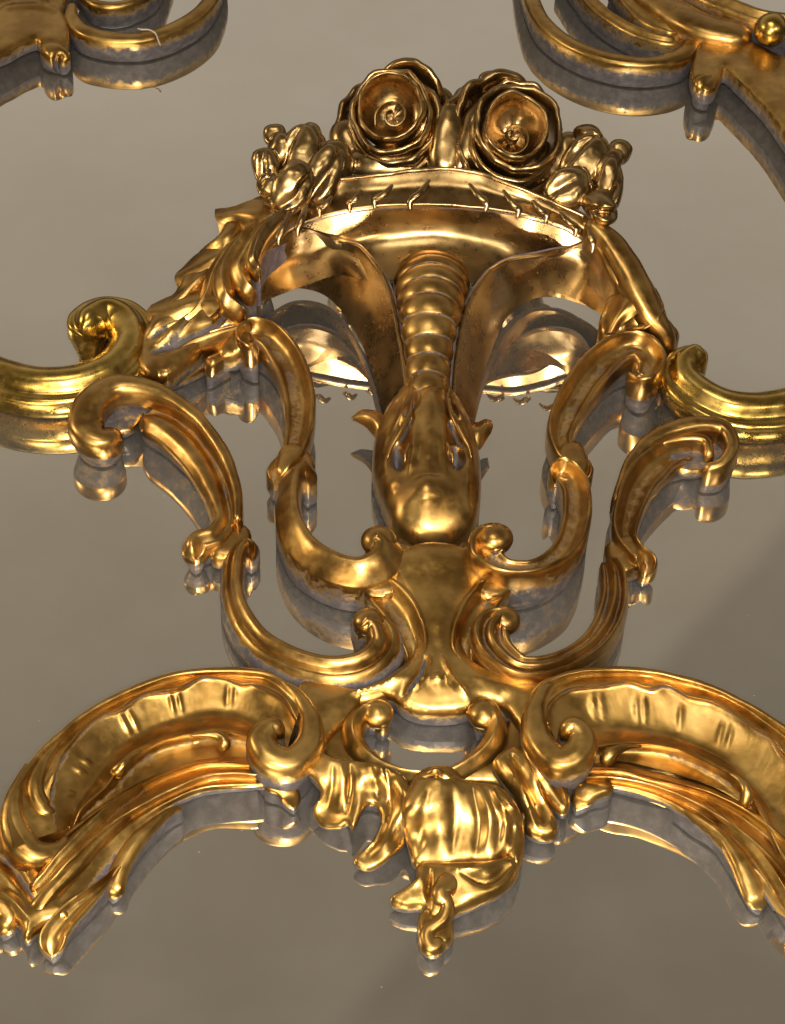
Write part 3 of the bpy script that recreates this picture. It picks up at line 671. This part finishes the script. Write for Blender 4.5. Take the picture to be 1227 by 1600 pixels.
strip('leaf_stalk', [(928,362,190,10),(950,392,176,20),(968,426,156,22),(985,450,138,12)], crest, G1, 'sharp', D=12, wall=16, zb=80)

# ---- roses
def rose(u, v, h, rx, ry, tilt, petals, mat, seed, side):
    root = crest
    c = P(u, v, h)*1.0; us = US(c)
    A = Vector(tuple(-fw*.93+up*.22+rt*tilt)).normalized()
    X_ = Vector(tuple(rt)); X_ = (X_-A*X_.dot(A)).normalized(); Y_ = A.cross(X_).normalized()
    base = Vector(tuple(c))
    def shell(name, prof, ph0, ph1, sc, parent, lift=0, seedk=0, dx=0, dy=0, n=60, rough=.05, droop=0):
        full = abs(ph1-ph0) >= 359; V = []; G = []; Fc = []
        cc = crom(np.array(prof, float), 4); m = len(cc)
        for i in range(n+(0 if full else 1)):
            ph = math.radians(ph0+(ph1-ph0)*i/n)
            q = i/n
            e = 1 if full else math.sin(math.pi*min(1, max(0, q)))**.45
            nz = noise.noise(Vector((math.cos(ph)*1.3, math.sin(ph)*1.3, seed*3.7+seedk)))
            nz2 = noise.noise(Vector((math.cos(ph)*3.3, math.sin(ph)*3.3, seed*1.7+seedk)))
            for (r, t, g) in cc:
                hi = max(0, min(1, (t+60)/60))
                rr = r*(1+rough*hi*(nz*1.6+nz2*.8))
                tt = t*us + (nz*9+nz2*4)*hi*us + lift*us - (1-e)*(30+droop)*hi*us
                p = base + X_*(math.cos(ph)*rx*us*rr*sc+dx*us) + Y_*(math.sin(ph)*ry*us*rr*sc+dy*us) + A*tt
                V.append(tuple(p)); G.append(g)
        N_ = n if full else n+1
        for i in range(N_ if full else N_-1):
            a = i; b = (i+1) % N_
            for j in range(m-1): Fc.append((a*m+j, b*m+j, b*m+j+1, a*m+j+1))
            Fc.append((a*m+m-1, b*m+m-1, b*m, a*m))
        if not full: Fc.append(tuple(range(m))); Fc.append(tuple((N_-1)*m+j for j in range(m)))
        return finish_normals(mesh(name, V, Fc, G, mat, parent, wobble=1.6))
    cup = [(.02,-44,.6),(.35,-42,.7),(.62,-34,.8),(.84,-20,.8),(.92,-6,.9),(.98,3,1),(1.05,3,1),(1.11,-6,1),(1.08,-30,1),(.9,-60,1),(.6,-85,.8),(.3,-95,.6),(.02,-90,.6)]
    r = shell('rose', cup, 0, 360, 1, root)
    pet = [(.86,-70,.5),(.95,-45,.6),(1.01,-20,.9),(1.06,-5,1),(1.13,4,1),(1.22,3,1),(1.27,-9,1),(1.16,-55,1),(1.0,-88,.8),(.85,-90,.6)]
    for k, (a0, a1, s_, lf_, dx, dy) in enumerate(petals):
        shell('petal', pet, a0, a1, s_, r, lift=lf_, seedk=k*5+1, dx=dx, dy=dy, n=44, rough=.07)
    # rolled heart
    pts = []
    for i in range(15):
        a = math.radians(200-side*i*34); rr = .60-.034*i
        pp = base + X_*(math.cos(a)*rx*us*rr + 2*us) + Y_*(math.sin(a)*ry*us*rr-8*us) + A*((-36+i*.9)*us)
        pts.append((*pp, 8*us))
    C = crom(np.array(pts), 6); V = []; G = []; Fc = []; n = 10
    T = np.gradient(C[:, :3], axis=0)
    for i in range(len(C)):
        t = Vector(T[i]).normalized(); b = A; a_ = t.cross(b).normalized()
        for j in range(n):
            ph = 2*math.pi*j/n; p = a_*(math.cos(ph)*C[i, 3]*.32)+b*(math.sin(ph)*C[i, 3]*1.4)
            V.append(tuple(Vector(C[i, :3])+p)); G.append(.9)
    for i in range(len(C)-1):
        for j in range(n): Fc.append((i*n+j, i*n+(j+1) % n, (i+1)*n+(j+1) % n, (i+1)*n+j))
    Fc.append(tuple(range(n))); Fc.append(tuple((len(C)-1)*n+j for j in range(n)))
    finish_normals(mesh('rose_heart', V, Fc, G, mat, r, wobble=.6))
    return r
def cluster(name, lumps, parent, mat, voxel=2.2, smooth=6, extra=()):
    """lumps (u,v,h,(ra,rb,rc),axis,taper,grooves) cut from one piece of wood"""
    tmp = [blob('tmp', l[0], l[1], l[2], l[3], None, mat, axis=l[4], taper=l[5] if len(l) > 5 else 0, grooves=l[6] if len(l) > 6 else (3 if 21 < l[3][0] < 45 and name == 'flower_bud' else 0), gd=.34, twist=1.1, seed=i*.7, wobble=3.0, sq=.86) for i, l in enumerate(lumps)]
    V = []; Fc = []
    for o in tmp:
        k = len(V); V += [tuple(v.co/S) for v in o.data.vertices]; Fc += [tuple(i+k for i in p.vertices) for p in o.data.polygons]
        bpy.data.objects.remove(o)
    o = mesh(name, V, Fc, [1]*len(V), mat, parent, wobble=0)
    m = o.modifiers.new('r', 'REMESH'); m.mode = 'VOXEL'; m.voxel_size = voxel*S; m.use_smooth_shade = True
    m2 = o.modifiers.new('s', 'SMOOTH'); m2.factor = .5; m2.iterations = smooth
    dg = bpy.context.evaluated_depsgraph_get(); me = bpy.data.meshes.new_from_object(o.evaluated_get(dg))
    o.modifiers.clear(); o.data = me
    at = me.attributes.get('gild') or me.attributes.new('gild', 'FLOAT', 'POINT')
    at.data.foreach_set('value', np.ones(len(me.vertices), dtype=np.float32))
    me.polygons.foreach_set('use_smooth', [True]*len(me.polygons))
    if not me.materials: me.materials.append(mat)
    return o
def ax(x, y, z=0): return tuple(rt*x+up*y-fw*z)
rose(609, 166, 266, 50, 54, -.12, [(0,360,1.06,-8,3,-6),(0,360,1.16,-22,4,-14),(150,400,1.30,-34,2,-20),(175,330,1.46,-46,-10,-26),(235,420,1.40,-44,20,-24),(20,130,1.20,-14,16,2),(110,210,1.30,-40,-14,-6)], G2, 1.3, 1)
rose(806, 196, 266, 48, 53, .10, [(0,360,1.16,-8,5,2),(0,360,1.24,-22,2,-6),(150,330,1.36,-34,-4,-18),(225,420,1.42,-42,8,-20),(60,200,1.38,-26,-14,12),(100,240,1.54,-42,-18,4),(30,130,1.26,-34,4,10)], G2, 4.1, -1)
cluster('rose_calyx', [(604,262,165,(70,36,34),ax(0,1)),(548,238,170,(32,30,52),ax(-.25,1)),(522,258,190,(30,24,40),ax(.2,1)),(662,246,176,(30,28,42),ax(0,1)),
   (664,208,214,(22,26,62),ax(-.12,1),.2),(698,225,212,(30,28,66),ax(.1,1),.3),(712,180,216,(16,20,46),ax(.3,1),.3),(690,158,220,(20,16,22),ax(-.4,1),.2)], crest, G2, smooth=14)
cluster('rose_calyx', [(812,270,165,(66,36,34),ax(0,1)),(762,240,172,(34,32,50),ax(.1,1)),(858,262,172,(38,30,44),ax(.3,1)),(732,222,214,(24,28,70),ax(.3,1),.2),(756,168,220,(20,22,52),ax(.5,1),.1),(782,130,228,(36,16,18),ax(.2,1)),
   (884,246,190,(24,24,40),ax(.3,1))], crest, G2, smooth=14)
cluster('flower_bud', [(430,212,242,(19,18,20),ax(-.1,1)),(438,236,234,(20,19,30),ax(.15,1)),(486,218,236,(24,22,26),ax(-.5,1)),(472,252,226,(36,28,56),ax(.05,1),.15),
   (456,292,220,(32,24,44),ax(.5,1),.1),(505,276,220,(30,24,54),ax(.3,1),.3),(416,262,226,(22,20,32),ax(-.35,1),-.2),(422,292,218,(22,18,20),ax(.5,1))], crest, G2, smooth=3, voxel=1.8)
cluster('flower_bud', [(967,238,234,(20,19,20),ax(.4,1)),(950,262,224,(18,16,32),ax(.6,1)),(922,220,228,(34,24,22),ax(.9,.4),.2),(912,262,220,(38,30,54),ax(.45,1),.1),(950,290,216,(24,22,46),ax(.1,1),.1),
   (938,322,208,(44,22,24),ax(.8,.45)),(888,296,212,(36,26,38),ax(.6,1),.3)], crest, G2, smooth=3, voxel=1.8)
for pts in ([(414,246,236,4),(422,262,234,7),(416,282,230,5)],[(450,206,246,4),(460,226,244,7),(456,256,240,7),(466,292,232,4)],[(496,212,242,3),(506,238,240,6),(500,270,234,6)],[(900,212,240,4),(922,228,240,6),(936,246,236,4)],[(930,206,240,4),(948,224,240,6),(944,252,236,5)],[(896,256,236,4),(916,266,236,7),(924,290,230,4)],[(950,274,230,3),(966,292,226,6),(960,314,222,4)]):
    tube('petal_lip', pts, crest, G2, wobble=1.5)
# ================================================================ burnished scroll rails, left and right
rl = thing('scroll_rail', 'burnished round rail curling into a fat knob on the left edge', 'moulding', 100, 600)
strip('rail', [(-420,330,76,72),(-280,430,76,74),(-140,510,78,76),(-60,548,80,82),(0,572,82,84),(60,584,82,84),(120,580,82,84),(178,556,84,82),(208,515,88,78),(196,478,92,74),(164,466,96,70),(136,480,98,68),(128,502,96,62)], rl, G3, 'mould', D=34, wall=26, zb=5)
rr_ = thing('scroll_rail', 'burnished round rail curling into a small knob on the right edge', 'moulding', 1160, 650)
strip('rail', [(1560,400,76,74),(1440,495,76,76),(1330,570,78,80),(1280,606,80,84),(1227,620,82,84),(1170,624,82,82),(1120,612,84,76),(1078,584,88,70),(1066,556,94,60),(1086,538,98,54),(1108,548,96,44)], rr_, G3, 'mould-', D=34, wall=26, zb=5)

DEF.update(w=.12, u=.0)
# ================================================================ arched mouldings at the foot
al = thing('arched_moulding', 'broad curving moulding with hollow channel and volute, left of the pendant leaf', 'moulding', 250, 1250)
OUT = [(470,1090),(432,1054),(385,1043),(315,1043),(245,1056),(147,1101),(70,1162),(28,1218),(12,1268),(22,1318)]
rails('channel', [([(u_, v_, 58) for u_, v_ in OUT], .5), ([(u_, v_+1, 82) for u_, v_ in OUT], 1), ([(u_+2, v_+7, 84) for u_, v_ in OUT], 1),
   ([(468,1106,80),(425,1066,76),(385,1058,74),(315,1056,74),(250,1070,74),(160,1110,74),(90,1168,74),(52,1222,72),(42,1268,70),(56,1310,66)], 1),
   ([(465,1120,78),(440,1086,80),(400,1068,80),(378,1067,80),(350,1059,80),(315,1057,80),(280,1074,80),(245,1079,80),(217,1086,80),(192,1103,80),(157,1117,80),(133,1135,80),(115,1156,80),(95,1184,80),(84,1212,80),(76,1250,68),(86,1300,62)], 1),
   ([(463,1124,76),(438,1090,73),(400,1071,69),(378,1070,69),(350,1062,69),(315,1060,69),(280,1077,69),(246,1082,69),(219,1089,69),(194,1107,69),(160,1121,69),(136,1139,69),(118,1160,69),(98,1187,69),(88,1214,69),(80,1252,66),(88,1300,60)], .3),
   ([(462,1128,66),(436,1098,66),(400,1082,61),(350,1076,61),(315,1076,61),(270,1088,61),(222,1104,61),(170,1134,61),(135,1168,62),(112,1210,60),(100,1250,56),(98,1298,52)], 1),
   ([(455,1150,50),(420,1130,48),(350,1112,47),(290,1118,47),(222,1142,47),(172,1175,47),(145,1212,46),(125,1245,45),(108,1290,42)], 1),
   ([(450,1170,52),(420,1150,50),(350,1132,52),(295,1137,52),(240,1152,52),(200,1174,52),(172,1204,52),(150,1232,50),(122,1262,48),(108,1295,42)], 1),
   ([(445,1180,60),(415,1160,62),(350,1143,66),(297,1147,67),(245,1160,67),(210,1177,66),(184,1205,64),(166,1230,60),(130,1262,56),(112,1298,46)], 1),
   ([(440,1185,44),(415,1170,44),(350,1154,44),(297,1160,44),(248,1174,44),(214,1196,44),(188,1222,44),(166,1244,44),(134,1274,42),(116,1304,40)], .4),
   ([(435,1200,40),(410,1200,40),(340,1188,40),(285,1196,40),(232,1216,40),(190,1246,40),(150,1278,40),(110,1320,36)], .8)], al, G4, M=330, drop=14, bumps=[(190,1118,10,26,7,4),(203,1112,10,26,7,4),(266,1086,5,28,6,4),(279,1083,5,28,6,4),(356,1074,-1,26,5,4),(368,1074,-1,24,4,4),(116,1198,22,16,7,5),(126,1184,22,16,7,5),(98,1236,24,8,6,5)])
strip('volute', [(432,1058,80,12),(462,1078,84,26),(484,1112,88,36),(484,1150,90,46),(456,1178,94,52),(424,1172,98,54),(408,1146,102,48),(424,1126,104,40),(444,1134,102,28)], al, G4, 'roll', D=26, wall=24)
tube('bead', [(344,1174,50,16),(351,1162,60,22),(342,1150,66,16),(318,1148,68,8),(296,1150,66,4)], al, G4)
tube('bead', [(222,1174,66,4),(206,1182,68,10),(194,1194,68,18),(184,1206,60,24),(176,1206,54,16)], al, G4)
rails('leaf_band', [([(440,1188,40),(400,1182,40),(332,1184,40),(273,1198,40),(210,1226,40),(150,1262,40),(90,1310,38),(40,1355,34)], .8),
   ([(440,1196,44),(402,1192,52),(332,1190,54),(273,1204,54),(210,1232,54),(150,1268,54),(90,1316,52),(42,1362,46)], 1),
   ([(440,1202,38),(402,1199,38),(332,1198,38),(273,1214,38),(214,1244,38),(158,1280,38),(100,1328,38),(50,1378,38)], .55),
   ([(440,1210,46),(402,1209,62),(332,1209,62),(273,1230,62),(217,1259,62),(166,1292,62),(112,1340,62),(58,1394,48)], 1),
   ([(440,1216,40),(402,1217,40),(330,1219,40),(268,1242,40),(212,1273,40),(164,1308,40),(116,1360,40),(70,1412,40)], .5),
   ([(440,1222,43),(402,1225,43),(322,1229,43),(258,1254,43),(204,1288,43),(160,1328,43),(120,1376,43),(82,1424,43)], 1),
   ([(440,1228,34),(400,1230,37),(318,1238,37),(256,1265,37),(206,1303,37),(168,1344,37),(134,1390,34),(100,1430,30)], .45),
   ([(440,1233,34),(398,1233,35),(316,1243,35),(259,1270,35),(212,1309,35),(178,1352,34),(150,1394,32),(118,1434,24)], .0)], al, G4, M=150, drop=3, inset=26, sub=7)
strip('end_curl', [(412,1218,46,30),(440,1222,46,34),(456,1240,38,32),(460,1256,28,26)], al, G4, 'roll', D=14, wall=4)
strip('leaf_finger', [(285,1256,40,4),(258,1268,44,14),(215,1305,44,28),(186,1352,38,34),(174,1396,28,38)], al, G4, 'roll', D=14, wall=4)
plate('floor_web', [(20,1370),(90,1330),(200,1290),(215,1320),(170,1370),(120,1430),(70,1450),(40,1440)], 24, al, G4, B=4, wall=6, g=.8)
strip('leaf_finger', [(205,1268,50,4),(165,1300,58,14),(120,1345,58,24),(80,1385,54,28),(50,1425,44,30)], al, G4, 'roll', D=14, wall=14)
strip('leaf_finger', [(190,1350,40,4),(150,1390,46,22),(115,1420,46,36),(85,1455,42,44),(80,1488,30,44)], al, G4, 'cup', D=12, wall=12, caps=(1,.8))
strip('leaf_finger', [(225,1220,58,4),(190,1242,64,12),(150,1275,68,20),(95,1330,66,26),(48,1385,52,24)], al, G4, 'sharp', D=14, wall=16)
strip('end_curl', [(98,1150,78,8),(66,1188,82,24),(54,1228,80,34),(70,1260,72,30),(90,1266,62,14)], al, G4, 'roll', D=20, wall=20, gwall=.8)
strip('end_curl', [(44,1188,80,12),(20,1240,84,32),(22,1290,80,50),(52,1322,72,54),(90,1320,62,38),(106,1300,54,16)], al, G4, 'roll', D=26, wall=26, gwall=.8)
plate('moulding_back', [(-80,1240),(10,1290),(60,1350),(100,1400),(110,1440),(70,1450),(40,1470),(20,1440),(-80,1450)], 30, al, G4, B=14, R=22, wall=14, strokes=[([(-20,1330),(20,1360),(60,1420)], -8, 7, .3), ([(-40,1400),(10,1410),(40,1440)], 8, 9), ([(-60,1350),(-10,1370),(30,1400)], 8, 12)])
strip('leaf_finger', [(-60,1390,44,30),(-10,1400,50,40),(10,1425,44,36),(0,1450,34,26)], al, G4, 'roll', D=16, wall=14)

ar = thing('arched_moulding', 'broad curving moulding with hollow channel and volute, right of the pendant leaf', 'moulding', 1050, 1250)
OUT = [(838,1095),(850,1066),(887,1048),(939,1041),(1009,1043),(1078,1057),(1148,1084),(1227,1132),(1300,1192),(1370,1270)]
rails('channel', [([(u_, v_, 58) for u_, v_ in OUT], .5), ([(u_, v_+1, 82) for u_, v_ in OUT], 1), ([(u_-2, v_+7, 84) for u_, v_ in OUT], 1),
   ([(846,1108,80),(860,1080,76),(890,1062,74),(939,1055,74),(1009,1057,74),(1078,1072,74),(1148,1098,74),(1220,1148,74),(1285,1205,74),(1350,1280,74)], 1),
   ([(852,1120,78),(858,1098,80),(887,1076,80),(939,1069,80),(981,1065,80),(1016,1073,80),(1044,1070,80),(1078,1087,80),(1113,1096,80),(1148,1114,80),(1176,1134,80),(1207,1152,80),(1227,1176,80),(1270,1215,80),(1330,1290,80)], 1),
   ([(853,1124,76),(860,1102,73),(887,1079,69),(939,1072,69),(981,1068,69),(1016,1076,69),(1044,1073,69),(1078,1090,69),(1112,1099,69),(1147,1117,69),(1174,1137,69),(1204,1156,69),(1223,1180,69),(1266,1219,69),(1326,1292,69)], .3),
   ([(856,1130,66),(864,1112,66),(890,1092,61),(939,1084,61),(1009,1088,61),(1070,1102,61),(1130,1126,61),(1180,1158,61),(1225,1200,61),(1270,1250,61),(1310,1310,60)], 1),
   ([(870,1160,50),(900,1140,48),(939,1130,47),(1009,1136,47),(1075,1154,47),(1140,1188,47),(1185,1232,47),(1230,1285,47),(1265,1345,45)], 1),
   ([(880,1180,52),(910,1160,51),(955,1152,52),(1005,1153,52),(1064,1163,52),(1118,1184,52),(1156,1208,52),(1190,1250,50),(1215,1300,48),(1250,1360,45)], 1),
   ([(885,1188,58),(915,1172,60),(960,1163,66),(1002,1161,67),(1061,1171,67),(1113,1193,67),(1148,1214,66),(1175,1246,60),(1205,1300,52),(1240,1365,46)], 1),
   ([(888,1192,44),(918,1182,44),(962,1174,44),(1002,1173,44),(1058,1183,44),(1108,1205,44),(1140,1226,44),(1170,1256,44),(1200,1306,42),(1232,1370,40)], .4),
   ([(890,1200,40),(920,1196,40),(974,1190,40),(1044,1206,40),(1105,1226,40),(1145,1246,40),(1180,1280,40),(1220,1330,38)], .8)], ar, G4, M=330, drop=14, bumps=[(928,1086,-2,34,6,4),(941,1086,-2,34,6,4),(997,1090,-4,34,6,4),(1009,1091,-4,34,6,4),(1066,1104,-5,32,5,5),(1130,1130,-8,30,4,5),(1145,1136,-8,30,4,5)])
strip('volute', [(880,1052,80,12),(850,1070,84,28),(836,1106,88,38),(844,1146,90,48),(872,1176,94,54),(902,1168,98,54),(912,1142,102,46),(896,1126,104,38),(880,1138,102,26)], ar, G4, 'roll', D=26, wall=24)
tube('bead', [(948,1196,48,18),(950,1184,60,26),(964,1172,66,18),(985,1166,67,9),(1004,1166,66,4)], ar, G4)
tube('bead', [(1138,1208,66,4),(1154,1218,68,12),(1166,1234,68,20),(1166,1252,58,20),(1156,1258,50,14)], ar, G4)
rails('leaf_band', [([(905,1192,40),(967,1192,40),(1023,1206,40),(1078,1220,40),(1127,1238,40),(1183,1268,40),(1240,1320,38),(1300,1390,34)], .8),
   ([(905,1200,46),(967,1201,54),(1023,1214,54),(1078,1228,54),(1127,1245,54),(1183,1276,54),(1240,1326,52),(1300,1396,48)], 1),
   ([(905,1206,38),(965,1208,38),(1020,1221,38),(1074,1237,38),(1122,1257,38),(1174,1290,38),(1230,1342,38),(1290,1410,40)], .55),
   ([(905,1214,46),(960,1214,62),(1012,1224,62),(1062,1242,62),(1115,1268,62),(1166,1303,62),(1222,1360,62),(1290,1470,50)], 1),
   ([(905,1220,40),(958,1221,40),(1010,1231,40),(1060,1250,40),(1110,1280,40),(1158,1320,40),(1210,1370,37),(1268,1462,37)], .5),
   ([(905,1226,43),(954,1226,43),(1009,1237,43),(1058,1258,43),(1106,1291,43),(1150,1334,43),(1198,1375,40),(1240,1444,38)], 1),
   ([(905,1232,34),(952,1231,37),(1004,1242,37),(1052,1263,37),(1100,1298,37),(1142,1340,37),(1180,1372,36),(1218,1428,34)], .45),
   ([(905,1236,34),(950,1234,35),(996,1242,35),(1046,1262,35),(1096,1297,35),(1138,1340,34),(1172,1366,34),(1208,1420,32)], .0)], ar, G4, M=150, drop=3, inset=26, sub=7)
strip('end_curl', [(960,1222,46,30),(925,1228,46,38),(906,1246,38,36),(902,1258,28,28)], ar, G4, 'roll', D=14, wall=4)
strip('leaf_finger', [(1055,1256,40,4),(1085,1272,46,14),(1128,1300,46,24),(1163,1348,44,38),(1184,1392,36,44),(1193,1412,30,38)], ar, G4, 'roll', D=16, wall=4)
strip('leaf_finger', [(1095,1250,50,4),(1130,1272,60,12),(1180,1320,60,22),(1220,1375,56,26),(1245,1425,44,26)], ar, G4, 'sharp', D=14, wall=14)
DEF.update(w=.12, u=.05)
# ================================================================ corner carvings at the top
tl = thing('corner_carving', 'flat carved corner scroll with a cracked C curve, top left', 'carving', 60, 60)
plate('body', [(-60,-80),(40,-80),(110,-60),(112,-20),(98,10),(106,40),(108,62),(98,72),(80,70),(62,66),(55,62),(30,72),(0,88),(-60,104)], 54, tl, G4, B=6, R=14, wall=24, uR=18, strokes=[([(10,15),(60,14),(95,22)], 4, 4), ([(55,-10),(62,0),(70,10)], 9, 5), ([(66,-12),(72,0),(80,8)], 7, 4), ([(-30,40),(0,10),(20,5)], -6, 6)])
strip('nub', [(62,68,56,15.3),(80,70,60,35.7),(96,80,54,37.4),(92,88,46,30.6)], tl, G4, 'roll', D=16, wall=26)
cc_ = strip('c_curve', [(112,2,60,14.52),(112,22,62,22.44),(130,42,62,26.4),(175,54,60,27.72),(230,52,60,27.72),(285,32,60,26.4),(325,0,60,25.08),(342,-48,60,23.76),(335,-98,60,22.44)], tl, G4, 'roll', D=12, wall=28)
strip('inner_curve', [(120,-24,58,16),(150,1,58,17.6),(195,2,58,17.6),(240,-22,58,16),(262,-74,58,14.4)], tl, G4, 'roll', D=12, wall=26)
plaster = bpy.data.materials.new('bare_gesso'); plaster.use_nodes = True
plaster.node_tree.nodes['Principled BSDF'].inputs['Base Color'].default_value = (.46, .39, .31, 1); plaster.node_tree.nodes['Principled BSDF'].inputs['Roughness'].default_value = .8
tube('crack', [(214,44,65,1.6),(222,46,66,3),(234,47,66,2.4),(243,52,65,3),(247,62,61,2.2),(251,72,49,1.6)], cc_, plaster, wobble=1.2, step=1.5, n=8)
tr = thing('corner_carving', 'large carved corner with beaded shell and sweeping arm, top right', 'carving', 1120, 100)
strip('outer_curve', [(815,-88,60,21.6),(826,-28,62,25.92),(845,22,64,27.36),(885,58,64,27.36),(940,82,64,27.36),(1000,92,64,27.36),(1055,86,64,28.8),(1082,66,66,28.8),(1078,48,66,21.6)], tr, G4, 'roll', D=14, wall=28)
strip('inner_curve', [(880,-64,62,22.1),(925,-4,64,25.5),(965,28,64,25.5),(1010,50,64,25.5),(1050,58,64,25.5),(1070,48,62,20.4)], tr, G4, 'two', D=14, wall=28)
strip('inner_curve', [(960,-40,70,24),(985,0,72,26),(1020,28,72,30),(1060,44,72,26)], tr, G4, 'two', D=14, wall=30)
plate('body', [(1085,85),(1092,66),(1120,56),(1170,62),(1215,85),(1300,120),(1420,260),(1420,380),(1330,330),(1270,270),(1235,222),(1200,172),(1160,130),(1134,106),(1128,118),(1118,136),(1102,140),(1086,130),(1080,110)], 60, tr, G4, B=7, R=14, wall=34, uR=18)
strip('nub', [(1090,112,70,20),(1102,120,72,42),(1112,132,62,40)], tr, G4, 'roll', D=18, wall=26)
strip('shell_roll', [(960,-60,90,40),(1010,-25,94,50),(1055,5,96,58),(1100,28,96,62),(1150,40,94,60),(1178,48,90,44)], tr, G1, 'roll', D=30, wall=30)
strip('scalloped_edge', [(1050,-40,112,30),(1100,-16,112,34),(1150,4,112,36),(1200,20,112,34),(1290,30,112,34)], tr, G1, 'two', D=22, wall=30)
blob('ball', 1206, 46, 96, (27, 27, 26), tr, G3)
